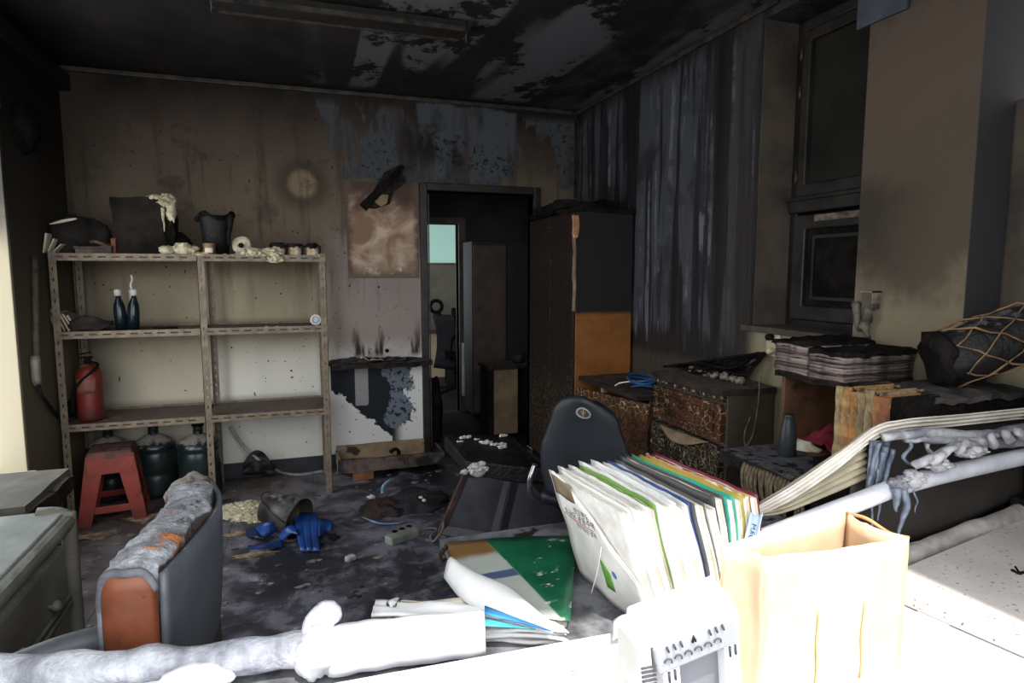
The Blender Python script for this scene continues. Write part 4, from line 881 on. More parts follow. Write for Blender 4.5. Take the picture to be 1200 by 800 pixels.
# ------------------------------------------------------------------ right side: wardrobe, desk, chest, chair
wd = thing('burnt_wardrobe', 'tall charred wardrobe in the corner right of the doorway', 'wardrobe', (1.95, 4.2, 0))
WX0, WY_0, WYB, WH = 1.725, 3.82, 4.64, 1.86
def side_mat():
    t = T('half_burnt_side'); x, y, z = t.xyz(); n = t.noi(6, 5, .65); zz = z + (n - .5) * .05
    col = t.mix(zz.ss(1.1, 1.14), t.mix(n.ss(.3, .7), '#8f5822', '#74451a'), '#0e0d0c')
    return t.done(col, .65, n, .1, .004)
o = part('carcass', MB().box((WX0 + .02, WY_0, .06), (XR - .02, WYB, WH - .01)), side_mat(), wd, .004)
part('door', MB().box((WX0, WY_0 + .005, .08), (WX0 + .02, 4.22, WH - .02)), m_crack_ward, wd, .003)
part('door', MB().box((WX0, 4.225, .08), (WX0 + .02, WYB, WH - .02)), m_crack_ward, wd, .003)
part('top_crust', MB().rbox((WX0 - .01, WY_0 - .01, WH - .012), (XR - .02, WYB + .01, WH + .02), 14, .02, 6, seed=3), m_soot, wd)
part('plinth', MB().box((WX0 + .03, WY_0 + .02, 0), (XR - .03, WYB, .06)), m_soot, wd)
part('peeled_edge', MB().rbox((WX0 - .004, WY_0 - .008, 1.2), (WX0 + .014, WY_0 + .004, 1.72), 18, .006, 14), m_wtan, wd)
part('torn_flap', MB().sheet(lambda u, v: (WX0 - .02 + .05 * u, WY_0 - .012 - .012 * math.sin(3 * v), 1.82 - .16 * v * (1 - .4 * abs(u - .5))), 6, 8, .004), M('torn_veneer', '#b98a68', '#8a5c3e', 9, .7), wd)
part('white_clip', MB().box((WX0 - .008, WY_0 - .02, 1.68), (WX0 - .003, WY_0 - .014, 1.75)).box((WX0 + .012, WY_0 - .02, 1.68), (WX0 + .017, WY_0 - .014, 1.74)), m_paper, wd)
tag(MB().rbox((1.7, 3.9, WH + .012), (2.1, 4.5, WH + .07), 12, .03, 5, seed=7).build('char_heap', m_soot), 'ragged black char heap on top of the wardrobe', 'rubble')
# desk between wardrobe and chest
dk = thing('burnt_desk', 'low burnt desk with a crackled front between wardrobe and chest', 'desk', (1.95, 3.4, 0))
DT = .765
f0, f1 = Vector((1.745, 3.80, 0)), Vector((1.835, 3.05, 0))
part('top', MB().rbox((1.77, 3.05, DT - .025), (XR - .005, 3.815, DT), 12, .006, 6), M('burnt_desk_top', '#33251e', '#171311', 8, .6, dust=.15, dc='#4e453f'), dk)
zq = lambda p, z: Vector((p.x, p.y, z))
off = Vector((.02, 0, 0))
part('front_panel', MB().hexa([zq(f0, .2), zq(f1, .2), zq(f1, .2) + off, zq(f0, .2) + off, zq(f0, .69), zq(f1, .72), zq(f1, .72) + off, zq(f0, .69) + off]), m_crack_panel, dk, .004)
part('side_panel', MB().box((1.86, 3.05, 0), (XR - .02, 3.07, DT - .03)), m_wbrown, dk)
part('back_panel', MB().box((XR - .03, 3.07, 0), (XR - .01, 3.8, DT - .03)), m_soot, dk)
part('corner_block', MB().box((1.79, 3.5, DT - .06), (1.82, 3.53, DT - .026)), m_wtan, dk)
part('toe_board', MB().box((1.8, 3.08, 0), (1.82, 3.79, .18)), m_soot, dk)
# blue cable coil
cc = at(757, 440, z=DT + .012); cc = Vector((1.97, 3.28, DT + .03))
co = thing('cable_coil', 'loose coil of blue cable on the desk beside the chest', 'cable', (cc.x, cc.y, DT))
for k in range(5):
    rr = .085 + .006 * k
    part('loop', MB().tube([(cc.x + rr * math.cos(q) * 1.1, cc.y + rr * .9 * math.sin(q) , DT + .014 + .012 * k + .012 * math.sin(q * 2 + k)) for q in [2 * PI * i / 28 for i in range(28)]], .0065, 6, True), m_bluecab, co)
part('end', MB().tube(spl([(cc.x - .1, cc.y - .02, DT + .05), (cc.x - .15, cc.y + .05, DT + .03), (cc.x - .16, cc.y + .1, DT + .006)], 6), .004, 6), m_paper, co)
# chest of drawers
cx0, cx1, cy0, cy1, ct = 1.86, 2.15, 2.42, 3.03, .9
ch = thing('drawer_chest', 'brown chest of three drawers with crackled blistered varnish', 'chest', ((cx0 + cx1) / 2, (cy0 + cy1) / 2, 0))
m_chside = M('sooty_chest_side', '#4d443a', '#3d352d', 5, .6, soot=.1, sc='#241e19', bs=.1)
part('body', MB().box((cx0 + .025, cy0, 0), (cx1, cy1, ct - .02)), m_chside, ch, .004)
part('top', MB().rbox((cx0 - .012, cy0 - .01, ct - .022), (cx1 + .005, cy1 + .01, ct + .008), 14, .007, 8), M('burnt_chest_top', '#3b2a22', '#1a1512', 9, .7, dust=.25, dc='#57504a', bs=.7), ch)
part('cornice', MB().box((cx0 - .004, cy0 + .002, ct - .05), (cx0 + .03, cy1, ct - .022)), m_crack_dark, ch, .004)
for k in range(7): part('bead', MB().blob((cx0 - .006, cy0 + .06 + k * .082, ct - .034), (.006, .008, .008), .2, 6, 10, 6), m_wtan, ch)
zb = (.655, .475, .30)
for k, z in enumerate(zb):
    d = part('drawer', MB().rbox((cx0 - (.004 if k != 1 else .014), cy0 + .012, z), (cx0 + .03, cy1 - .012, z + (.18 if k == 0 else .165)), 14, .006, 8, seed=k), (m_crack_drawer, m_crack_dark, m_crack_drawer)[k], ch)
    part('moulding', MB().ring(rect(cy0 + .06, z + .03, cy1 - .06, z + .145), rect(cy0 + .075, z + .042, cy1 - .075, z + .133), cx0 - .018, cx0, lambda a, b, e: (e, a, b)), (m_crack_drawer, m_crack_dark, m_crack_drawer)[k], d, .003)
part('lifted_veneer', MB().sheet(lambda u, v: (cx0 - .02 - .035 * v * math.sin(PI * u), cy0 + .08 + .42 * u, .645 - .05 * v * math.sin(PI * u) - .012 * u), 14, 4, .004), m_wtan, ch)
part('dark_plinth', MB().box((cx0 + .01, cy0 + .01, 0), (cx0 + .024, cy1 - .01, .29)), m_soot, ch)
# burnt wiring on the chest
wr_ = thing('burnt_wiring', 'tangle of burnt wires and melted sockets on the chest', 'wires', (2.05, 2.65, ct))
random.seed(5)
for k in range(16):
    y0, y1 = random.uniform(2.5, 2.7), random.uniform(2.85, 3.15); x0 = random.uniform(1.98, 2.12)
    part('wire', MB().tube(spl([(x0, y1, ct + .015), (x0 + random.uniform(-.05, .04), (y0 + y1) / 2, ct + random.uniform(.02, .09)), (x0 + random.uniform(-.03, .04), y0, ct + random.uniform(.03, .12)), (2.14, 2.5 + random.uniform(-.03, .03), 1.06)], 6), random.uniform(.004, .008), 6, jit=.004), m_soot, wr_)
for k in range(7):
    c = Vector((2.02 + .03 * random.random(), 2.52 + .065 * k, ct + .02 + .01 * random.random()))
    part('melted_socket', MB().blob(c, (.024, .026, .02), .5, 12, 14, 9, ct + .008, k), M('melted_socket_%d' % k, '#8d8676', '#3a342c', 30, .6, soot=.35, sscale=40), wr_)
part('hanging_wire', MB().tube(spl([(2.06, 2.42, ct + .06), (2.04, 2.40, ct - .06), (2.02, 2.4, ct - .2), (1.98, 2.4, ct - .26), (1.97, 2.4, ct - .2), (2.0, 2.4, ct - .12)], 6), .004, 6), m_stick, wr_)
# wall socket
so = thing('wall_socket', 'cream wall socket with charred plugs under the window sill', 'socket', (XR - .01, 2.47, 1.05))
c = at(908, 402, x=XR)
part('plate', MB().box((XR - .012, c.y - .045, c.z - .065), (XR, c.y + .045, c.z + .075)), m_cream, so, .004)
part('plug', MB().lathe([(.014, 0), (.017, .006), (.016, .03), (.01, .036)], (XR - .012, c.y - .005, c.z - .035), 14, R=RY(-90)), m_cream, so)
part('plug', MB().lathe([(.014, 0), (.017, .006), (.016, .03), (.01, .036)], (XR - .012, c.y + .005, c.z + .03), 14, R=RY(-90)), m_soot, so)
# melted switch on the wall before the pillar
c = at(1022, 352, x=2.04)
sw = thing('melted_switch', 'half melted switch box with drips on the beige pillar', 'switch', (2.04, c.y, c.z))
part('box', MB().box((2.015, c.y - .028, c.z - .03), (2.05, c.y + .024, c.z + .035)), m_jamb, sw, .003)
part('cover_edge', MB().box((2.008, c.y - .03, c.z + .03), (2.05, c.y + .026, c.z + .036)).box((2.008, c.y - .03, c.z - .01), (2.05, c.y - .026, c.z + .036)), M('sooty_switch_rim', '#8a8070', '#5f574b', 20, .6), sw)
part('melted_wires', MB().tube(spl([(2.03, c.y, c.z - .02), (2.015, c.y - .01, c.z - .06), (2.02, c.y + .01, c.z - .1), (2.03, c.y - .005, c.z - .14)], 5), [.012, .015, .018, .018, .016, .018, .02, .018, .014, .016, .016, .014, .012, .01, .008, .006], 7, jit=.01).tube(spl([(2.04, c.y + .07, c.z - .01), (2.035, c.y + .06, c.z - .06), (2.04, c.y + .05, c.z - .12)], 5), [.01, .016, .013, .012, .016, .014, .012, .011, .01, .008, .006], 7, jit=.01), M('melted_grey', '#6d655a', '#37322c', 25, .7), sw)

# task chair with a navy back
cb = Vector((1.12, 2.33, 0)); ang = -38
fc = thing('task_chair', 'navy plastic task chair with a slotted oval in its back', 'chair', (cb.x + .1, cb.y + .2, 0))
# its back is seen from behind: it faces the chest
fd = Vector((.62, .78, 0)); rt = Vector((.78, -.62, 0))
def backp(u, v):
    s = (u - .5) * 2; z = .50 + .45 * v
    w = .195 * (.72 + .28 * math.sin(PI * min(1, v * 1.1 + .12))) * (1.0 if v < .8 else 1 - .55 * ((v - .8) / .2) ** 2.2)
    zz = z + .03 * s * -.6 - (.02 * s * s if v > .5 else 0)
    return cb + rt * (s * w) - fd * (.035 * (1 - s * s)) + Vector((0, 0, zz)) - fd * (.05 * (v - .3) ** 2)
part('backrest', MB().sheet(backp, 20, 18, .022), m_navy, fc)
def bfr(a, b, lift=.014):
    u = .5 + a / .38; v = .86 + b / .45; p = backp(u, v); q = backp(u + .01, v) - p; w = backp(u, v + .01) - p
    return p - q.cross(w).normalized() * -lift if False else p - fd * lift
part('grip_ring', MB().tube([bfr(.04 * math.cos(q), .02 * math.sin(q), .014) for q in [2 * PI * i / 24 for i in range(24)]], .004, 6, True), M('grey_ring', '#8d9196', '#6b6f74', 8, .4), fc)
part('grip_inset', MB()._add([bfr(0, 0, .0125)] + [bfr(.037 * math.cos(q), .018 * math.sin(q), .0125) for q in [2 * PI * i / 24 for i in range(24)]], [(0, i, i % 24 + 1) for i in range(1, 25)]), M('brown_inset', '#4c4038', '#2b2622', 20, .6), fc, recalc=False)
part('emblem', MB().tube([bfr(-.012, .008, .014), bfr(.0, -.012, .014), bfr(.012, .008, .014)], .002, 5).tube([bfr(0, .014, .014), bfr(0, -.014, .014)], .002, 5), M('emblem_tan', '#9a8a70', '#7d6e58', 8, .5), fc)
sc_ = cb + fd * .24
part('seat', MB().sheet(lambda u, v: sc_ + rt * ((u - .5) * .44 * (1 - .12 * abs(v - .5))) + fd * ((v - .5) * .42) + Vector((0, 0, .46 + .02 * (u - .5) ** 2 * 4 - .03 * max(0, v - .8))), 12, 12, .045), m_navy, fc)
part('back_strut', MB().tube(spl([sc_ - fd * .1 + Vector((0, 0, .43)), cb + fd * .02 + Vector((0, 0, .42)), cb - fd * .01 + Vector((0, 0, .52))], 6), .016, 8), m_soot, fc)
part('gas_lift', MB().tube([sc_ + Vector((0, 0, .08)), sc_ + Vector((0, 0, .44))], .025, 12), m_chrome, fc)
part('arm_tube', MB().tube(spl([cb - rt * .2 + fd * .12 + Vector((0, 0, .42)), cb - rt * .25 + fd * .05 + Vector((0, 0, .47)), cb - rt * .255 + fd * .02 + Vector((0, 0, .55)), cb - rt * .24 + fd * .05 + Vector((0, 0, .62))], 6), .012, 8), m_chrome, fc)
for k in range(5):
    q = Vector((math.cos(k * 1.2566), math.sin(k * 1.2566), 0))
    lg = part('base_leg', MB().tube([sc_ + Vector((0, 0, .1)), sc_ + q * .26 + Vector((0, 0, .065))], [.024, .016], 8), m_soot, fc)
    part('caster', MB().lathe([(.012, -.014), (.026, -.012), (.028, 0), (.026, .012), (.012, .014)], sc_ + q * .26 + Vector((0, 0, .029)), 14, R=RX(90)), m_soot, lg)
tag(MB().blob(at(735, 568, y=2.8), (.05, .06, .07), .4, 9, 20, 12, None, 5).build('crumpled_cloth', M('grey_cloth', '#6b6862', '#45433e', 10, .9)), 'crumpled grey cloth between the task chair and the chest', 'cloth')
o = bpy.data.objects['crumpled_cloth']; bx_ = thing('floor_carton', 'sooty carton on the floor under the grey cloth', 'carton', (o.location.x, o.location.y + .02, 0))
hz = o.location.z + .012
part('carton', MB().rbox((o.location.x - .12, o.location.y - .1, 0), (o.location.x + .12, o.location.y + .14, hz), 8, .008, 6), m_soot, bx_)
part('flap', MB().rbox((o.location.x - .12, o.location.y - .14, hz - .1), (o.location.x + .12, o.location.y - .115, hz - .01), 8, .008, 6), m_card, bx_)

# open cabinet with stacked burnt paper
kx0, kx1, ky0, ky1 = 1.72, 2.03, 1.63, 1.90
kz = 1.085
m_cabin = M('scorched_brown_board', '#6b4a33', '#4a3222', 5, .65, soot=.12, sc='#2a1c14', bs=.1)
kb = thing('open_cabinet', 'brown open-fronted cabinet with burnt paper stacks on top', 'cabinet', ((kx0 + kx1) / 2, (ky0 + ky1) / 2, 0))
part('top_board', MB().rbox((kx0 - .02, ky0 - .015, kz - .02), (kx1, ky1 + .015, kz), 12, .006, 9), m_charwood, kb)
part('side_panel', MB().box((kx0, ky0, 0), (kx1, ky0 + .018, kz - .02)), m_cabin, kb)
part('side_panel', MB().box((kx0, ky1 - .018, 0), (kx1, ky1, kz - .02)), m_cabin, kb)
part('back_panel', MB().box((kx1 - .015, ky0 + .018, 0), (kx1, ky1 - .018, kz - .02)), m_cabin, kb)
part('shelf', MB().box((kx0 + .004, ky0 + .018, .79), (kx1 - .015, ky1 - .018, .808)), m_cabin, kb)
part('lower_front', MB().box((kx0 + .002, ky0 + .018, 0), (kx0 + .018, ky1 - .018, .79)), m_wbrown, kb)
for s_, (y0, y1, lab) in enumerate(((ky0 - .02, ky0 + .13, 'near'), (ky0 + .14, ky1 + .03, 'far'))):
    pk = thing('paper_stack', ['stack of scorched paper on the open cabinet, nearer the beige pillar', 'taller stack of scorched paper on the open cabinet, nearer the chest'][s_], 'paper stack', ((kx0 + kx1) / 2, (y0 + y1) / 2, kz), 'scorched paper stacks')
    h = (.085, .105)[s_]; n = 9; z = kz
    for k in range(n):
        hh = h / n; random.seed(k + s_ * 20); q = random.uniform(-.008, .008)
        part('sheaf', MB().rbox((kx0 - .012 + q, y0 + q, z + .001), (kx1 - .01 + q, y1 + q * .7, z + hh - .0005), 16, .0045, 14, seed=k), M('sheaf_%d_%d' % (s_, k), ['#9a8a84', '#7d6e68', '#5a4d48', '#8a7a72'][k % 4], '#2a2320', 9, .85, soot=.3 + .03 * k, sscale=7), pk)
        z += hh
    part('char_top', MB().rbox((kx0 - .02, y0 - .004, z), (kx1 - .005, y1 + .004, z + .016), 12, .014, 14, seed=s_), m_soot, pk)
tag(MB().lathe([(.026, 0), (.03, .006), (.03, .06), (.027, .1), (.02, .13), (.018, .145), (.02, .15)], (1.64, 1.77, .8), 18).build('dark_vase', M('dark_grey_vase', '#33373a', '#24282a', 7, .4, dust=.15, dc='#555555')), 'dark grey bottle vase standing on the low table', 'vase')
tag(MB().sheet(lambda u, v: (1.755 + .2 * u, 1.68 + .16 * v, .825 + .055 * math.sin(PI * u) * math.sin(PI * v) + .03 * nz((u * 3, v * 3, 1), 2) + .012), 16, 14, .006).build('red_cloth', M('crimson_cloth', '#7a1f2c', '#4c141d', 7, .8)), 'crumpled crimson cloth inside the open cabinet', 'cloth')
tag(MB().blob((1.75, 1.80, .81), (.04, .06, .025), .5, 9, 18, 10, .808, 3).build('scorched_scrap', m_paperb), 'pale scorched scrap beside the crimson cloth', 'scrap')
# low table with melted straw edge
lt = thing('low_table', 'small dark burnt table with a frayed straw edge', 'table', (1.6, 1.72, 0))
LTZ = .8
part('top', MB().rbox((1.47, 1.5, LTZ - .05), (1.715, 1.92, LTZ), 12, .008, 8), m_sootgloss, lt)
part('cabinet_body', MB().box((1.49, 1.54, 0), (1.715, 1.9, LTZ - .05)), m_soot, lt)
random.seed(3)
for k in range(18):
    y = 1.5 + .016 * k; q = random.uniform(.6, 1)
    part('straw', MB().tube(spl([(1.5, y + .02, LTZ - .004), (1.458, y, LTZ - .02), (1.452 - .012 * random.random(), y - .01, LTZ - .07 * q), (1.455, y - .015, LTZ - .14 * q)], 4), .0065, 5, jit=.004), m_stick, lt)
part('straw_roll', MB().tube([(1.49, 1.492, LTZ - .03), (1.58, 1.488, LTZ - .025), (1.7, 1.488, LTZ - .03)], .02, 8, jit=.008), m_stick, lt)

# upright burnt binders and a black burnt stack, net-wrapped roll on top
BZ = .90
sp_ = thing('burnt_stack', 'big black stack of charred paper bundles by the pillar', 'paper stack', (1.85, 1.33, 0))
part('stand', MB().box((1.455, 1.225, 0), (2.03, 1.465, BZ)), m_soot, sp_)
random.seed(9); z = BZ
for k in range(7):
    h = .028; q = random.uniform(-.008, .012)
    part('bundle', MB().rbox((1.66 + q, 1.225 + q, z), (2.035, 1.46, z + h), 16, .006, 10, seed=k), m_charwood if k % 3 == 1 else m_soot, sp_); z += h
part('top_flakes', MB().rbox((1.63, 1.22, z), (2.035, 1.46, z + .016), 22, .016, 9, seed=4), M('grey_char_flakes', '#4a4541', '#1a1817', 10, .7, bs=.8), sp_)
STZ = z + .02
for k in range(7):
    y1 = 1.40 - .0245 * k; y0 = y1 - .0235; hh = .225 + .006 * math.sin(k * 2)
    bn = thing('scorched_binder', ['first', 'second', 'third', 'fourth', 'fifth', 'sixth', 'last'][k] + ' of the scorched tan binders beside the black stack, counted from the open cabinet', 'binder', (1.55, y0, BZ), 'scorched binders')
    mt = M('scorched_binder_%d' % k, ['#a89468', '#b08450', '#a8743e', '#8d7a56', '#9c8a66', '#a06a3c', '#8a4a2c'][k], '#5c4a34', 14, .7, soot=.3, sscale=14)
    part('spine', MB().rbox((1.462, y0, BZ), (1.472, y1, BZ + hh), 18, .005, 22, seed=k), mt, bn)
    part('cover', MB().box((1.472, y0, BZ), (1.65, y0 + .002, BZ + hh - .004)).box((1.472, y1 - .002, BZ), (1.65, y1, BZ + hh - .004)), m_soot if k == 6 else mt, bn)
    part('pages', MB().box((1.474, y0 + .003, BZ + .005), (1.64, y1 - .003, BZ + .212)), m_paperb, bn)
n0, n1 = at(1112, 432, y=1.3), at(1260, 345, y=1.3); n0 = Vector((n0.x + .02, 1.34, STZ + .085)); ax = Vector((.30, -.16, .115)); ax.normalize()
nr = thing('netted_roll', 'charred black roll wrapped in tan cord netting on the burnt stack', 'roll', (n0.x + .2, 1.3, STZ))
Q = ax.to_track_quat('Z', 'Y').to_matrix()
part('roll', MB().lathe([(.01, -.02), (.06, -.015), (.075, .0), (.082, .1), (.086, .22), (.082, .40), (.05, .42)], n0, 30, R=Q, jit=.022, sc=11), m_sootgloss, nr)
def onroll(th, z, r=.09): return n0 + Q @ Vector((r * math.cos(th), r * math.sin(th), z))
for k in range(7):
    for s in (-1, 1):
        part('net_cord', MB().tube([onroll(k * .9 + s * i * .24, .02 + .029 * i, .09 + .012 * nz((k, i, s), .7)) for i in range(14)], .0024, 5, jit=.012, sc=25), m_tan, nr)
part('torn_end', MB().lathe([(.06, -.03), (.085, -.02), (.08, .01)], n0, 16, R=Q, jit=.02, sc=20), m_soot, nr)

# ------------------------------------------------------------------ behind the doorway
x0, x1 = at(553, 300, y=5.95).x, 2.7
pc = thing('passage_cabinet', 'tall dark cabinet in the passage behind the doorway', 'cabinet', (x0 + .3, 6.1, 0))
part('carcass', MB().box((x0, 5.95, .05), (x0 + .7, 6.3, at(580, 283, y=5.95).z)), m_dark, pc, .004)
part('door', MB().box((x0 + .01, 5.93, .08), (x0 + .34, 5.95, at(580, 285, y=5.95).z - .02)), m_wbrown, pc, .003)
part('door', MB().box((x0 + .35, 5.93, .08), (x0 + .69, 5.95, at(580, 285, y=5.95).z - .02)), m_dark, pc, .003)
part('handle', MB().tube([(x0 + .36, 5.925, .9), (x0 + .36, 5.925, 1.3)], .006, 6), m_trim, pc)
a, b = at(578, 432, y=5.2), at(622, 420, y=5.2)
ptb = thing('passage_table', 'sooty small table with a pale front panel beyond the doorway', 'table', (a.x + .15, 5.35, 0))
part('top', MB().rbox((a.x - .06, 5.15, a.z), (a.x + .45, 5.46, a.z + .03), 8, .006, 8), m_charwood, ptb)
part('front_panel', MB().box((a.x, 5.18, .04), (at(607, 440, y=5.18).x, 5.2, a.z - .01)), M('smoked_beige_panel', '#7d6a50', '#5a4b3a', 4, .7, soot=.12), ptb, .003)
part('leg', MB().box((a.x - .05, 5.17, 0), (a.x - .01, 5.21, a.z)), m_soot, ptb)
part('leg', MB().box((a.x + .4, 5.17, 0), (a.x + .44, 5.21, a.z)), m_soot, ptb)
part('back_board', MB().box((a.x - .05, 5.42, 0), (a.x + .44, 5.44, a.z)), m_soot, ptb)
tag(MB().lathe([(.05, 0), (.06, .02), (.06, .07), (.05, .08)], (a.x + .26, 5.28, a.z + .03), 16, jit=.006).build('charred_pot', m_sootgloss), 'charred pot on the small passage table', 'pot')
cu = at(541, 400, y=6.28)
tag(MB().sheet(lambda u, v: (cu.x + .055 * u, 6.28 + .012 * math.sin(u * 12), .18 + (at(541, 402, y=6.28).z - .18) * v), 16, 6, .006).build('white_curtain', m_whitesmoke), 'narrow pale curtain strip at the inner doorway', 'curtain')
tag(MB().rbox((1.35, 5.05, 0), (1.43, 5.1, .05), 4, .006, 12).build('white_shard', m_paper), 'small white shard on the passage floor', 'shard')
oc = thing('office_chair', 'black mesh office chair with headrest in the far room', 'chair', (at(520, 480, y=7.4).x, 7.4, 0))
q = at(516, 400, y=7.4); qx, qz = q.x, q.z
m_mesh = M('black_mesh', '#15171a', '#0d0e10', 7, .8, spec=.1)
part('backrest', MB().sheet(lambda u, v: (at(511, 400, y=7.4).x + .2 * u + .05 * math.sin(PI * v), 7.5 - .3 * u, at(516, 432, y=7.4).z + (at(516, 369, y=7.4).z - at(516, 432, y=7.4).z) * v), 8, 10, .05), m_mesh, oc)
part('headrest', MB().tube([at(511 + 7 * math.cos(q), 359 + 7 * math.sin(q), y=7.4) for q in [2 * PI * i / 16 for i in range(16)]], .022, 8, True), m_mesh, oc)
part('neck', MB().tube([at(514, 366, y=7.4), at(518, 374, y=7.42)], .02, 8), m_mesh, oc)
part('seat', MB().rbox((qx, 7.15, .46), (qx + .45, 7.6, .54), 8, .01, 6), m_mesh, oc)
part('gas_lift', MB().tube([(qx + .2, 7.38, .08), (qx + .2, 7.38, .47)], .03, 10), m_mesh, oc)
part('arm', MB().tube(spl([(qx + .05, 7.12, .52), (qx + .1, 7.1, .72), (qx + .35, 7.1, .74)], 5), .02, 7), m_mesh, oc)
for k in range(5): part('base_leg', MB().tube([(qx + .2, 7.38, .09), (qx + .2 + .3 * math.cos(k * 1.257), 7.38 + .3 * math.sin(k * 1.257), .05)], [.03, .02], 7), m_mesh, oc)
dt = thing('far_desk', 'white desk beside the office chair in the far room', 'desk', (qx + .8, 7.8, 0))
dz_ = at(528, 400, y=7.6).z
part('top', MB().box((qx + .2, 7.62, dz_ - .03), (qx + 1.4, 8.2, dz_)), m_white, dt, .004)
part('leg', MB().box((qx + .22, 7.65, 0), (qx + .26, 8.15, dz_ - .03)), m_mesh, dt)
part('leg', MB().box((qx + 1.34, 7.65, 0), (qx + 1.38, 8.15, dz_ - .03)), m_mesh, dt)
mo = thing('monitor', 'black monitor on the white desk in the far room', 'monitor', (qx + .45, 7.85, dz_))
part('screen', MB().box((qx + .25, 7.85, dz_ + .06), (qx + .8, 7.88, dz_ + .4)), m_mesh, mo, .01)
part('stand', MB().tube([(qx + .5, 7.88, dz_), (qx + .5, 7.88, dz_ + .1)], .03, 8), m_mesh, mo)

# ------------------------------------------------------------------ left foreground: cabinets and the burnt chair back
KX = -.67; KZ = .72
lc = thing('grey_drawer_cabinet', 'sooty grey desk pedestal with rounded corner and knobbed drawers', 'cabinet', (-.95, 1.75, 0))
part('top', MB().box((-1.3, 1.05, KZ - .02), (KX - .03, 2.24, KZ)), m_cabtop, lc, .004)
part('edge_band', MB().box((KX - .045, 1.05, KZ - .055), (KX, 2.235, KZ - .008)), m_cab, lc, .018)
part('body', MB().box((-1.28, 1.07, .0), (KX - .05, 2.2, KZ - .02)), m_cab, lc)
pth = [Vector((KX - .02, 2.225, 0)), Vector((KX - .02, 2.225, KZ - .06)), Vector((KX - .022, 2.228, KZ - .025)), Vector((KX - .05, 2.23, KZ - .008)), Vector((KX - .1, 2.23, KZ - .004))]
part('corner_post', MB().tube(spl(pth, 5), .022, 10), m_cab, lc)
for z0, z1, nm in ((.44, .63, 'drawer'), (.24, .42, 'drawer'), (.03, .22, 'drawer')):
    d = part(nm, MB().box((KX - .06, 1.1, z0), (KX - .022, 2.19, z1)), m_cab, lc, .012)
    part('moulding', MB().box((KX - .024, 1.1, z0 - .004), (KX - .012, 2.19, z0 + .008)).box((KX - .024, 1.1, z0 + .02), (KX - .014, 2.19, z0 + .03)), M('sooty_moulding', '#77746b', '#55524a', 6, .5), d, .003)
    for y in (2.02, 1.78):
        part('knob', MB().lathe([(.006, 0), (.006, .012), (.014, .018), (.016, .026), (.011, .034), (.004, .036)], (KX - .024, y, (z0 + z1) / 2 - .02), 16, R=RY(90)), m_cab, d)
bc_ = thing('low_sooty_cabinet', 'sooty low cabinet behind the grey pedestal by the left wall', 'cabinet', (-1.05, 2.52, 0))
part('top', MB().rbox((-1.33, 2.31, .69), (-.83, 2.73, .72), 8, .003, 6), M('sooty_cabinet_top', '#615c52', '#4a463e', 6, .7, soot=.2, sc='#2b2823', sscale=14), bc_)
part('body', MB().box((-1.33, 2.32, 0), (-.86, 2.7, .69)), m_wbrown, bc_)
part('door', MB().box((-.862, 2.34, .04), (-.848, 2.68, .66)), m_wbrown, bc_, .004)
part('charred_rim', MB().rbox((-.85, 2.3, .64), (-.815, 2.72, .7), 10, .012, 9), m_charwood, bc_)
# burnt backrest of a swivel armchair: grey shell outside, ash-crusted top, orange vinyl ends
t = T('ash_crusted_foam'); n = t.noi(7, 6, .7); n2 = t.noi(24, 6, .75)
y_ = t.xyz()[1]; z_ = t.xyz()[2]; upm = (t.up() + (n - .5) * .5).ss(.1, .35)
base = t.mix((n * .6 + n2 * .4).ss(.4, .6), '#c0c2c8', '#6c6d72'); base = t.mix((n - y_ * .22).ss(.6, .64), base, '#b8733e'); base = t.mix(n2.ss(.6, .66), base, '#1c1a1a'); base = t.mix(n2.ss(.34, .28), base, '#dcdcdc')
side = t.mix(n2.ss(.4, .6), '#54423a', '#33302f')
m_ashtop = t.done(t.mix(upm, side, base), .85, n2 + n, .9, .02)
ac = thing('burnt_armchair', 'burnt swivel armchair whose grey-shelled backrest is crusted with ash', 'chair', (-.55, 1.65, 0))
ZA = .86
p0, p1, p2, p3, p4 = at(190, 672, z=ZA), at(222, 632, z=ZA), at(247, 600, z=ZA), at(257, 578, z=ZA), at(252, 566, z=ZA)
outer = spl([Vector((p0.x + .0, p0.y - .0, 0)), Vector((p1.x, p1.y, 0)), Vector((p2.x, p2.y, 0)), Vector((p3.x, p3.y, 0)), Vector((p4.x - .02, p4.y + .05, 0))], 6)
NO = len(outer) - 1
def ot(u):
    f = u * NO; i = min(int(f), NO - 1); return outer[i].lerp(outer[i + 1], f - i)
def nrm_(u):
    a, b = ot(max(0, u - .03)), ot(min(1, u + .03)); d = (b - a).normalized(); return Vector((-d.y, d.x, 0))
part('shell', MB().sheet(lambda u, v: ot(u) + Vector((0, 0, .30 + (ZA - .30 - .012 * math.sin(PI * u)) * v)) + nrm_(u) * (.05 * (1 - v) ** 2), 26, 12, .012), m_grey, ac)
TH = .115
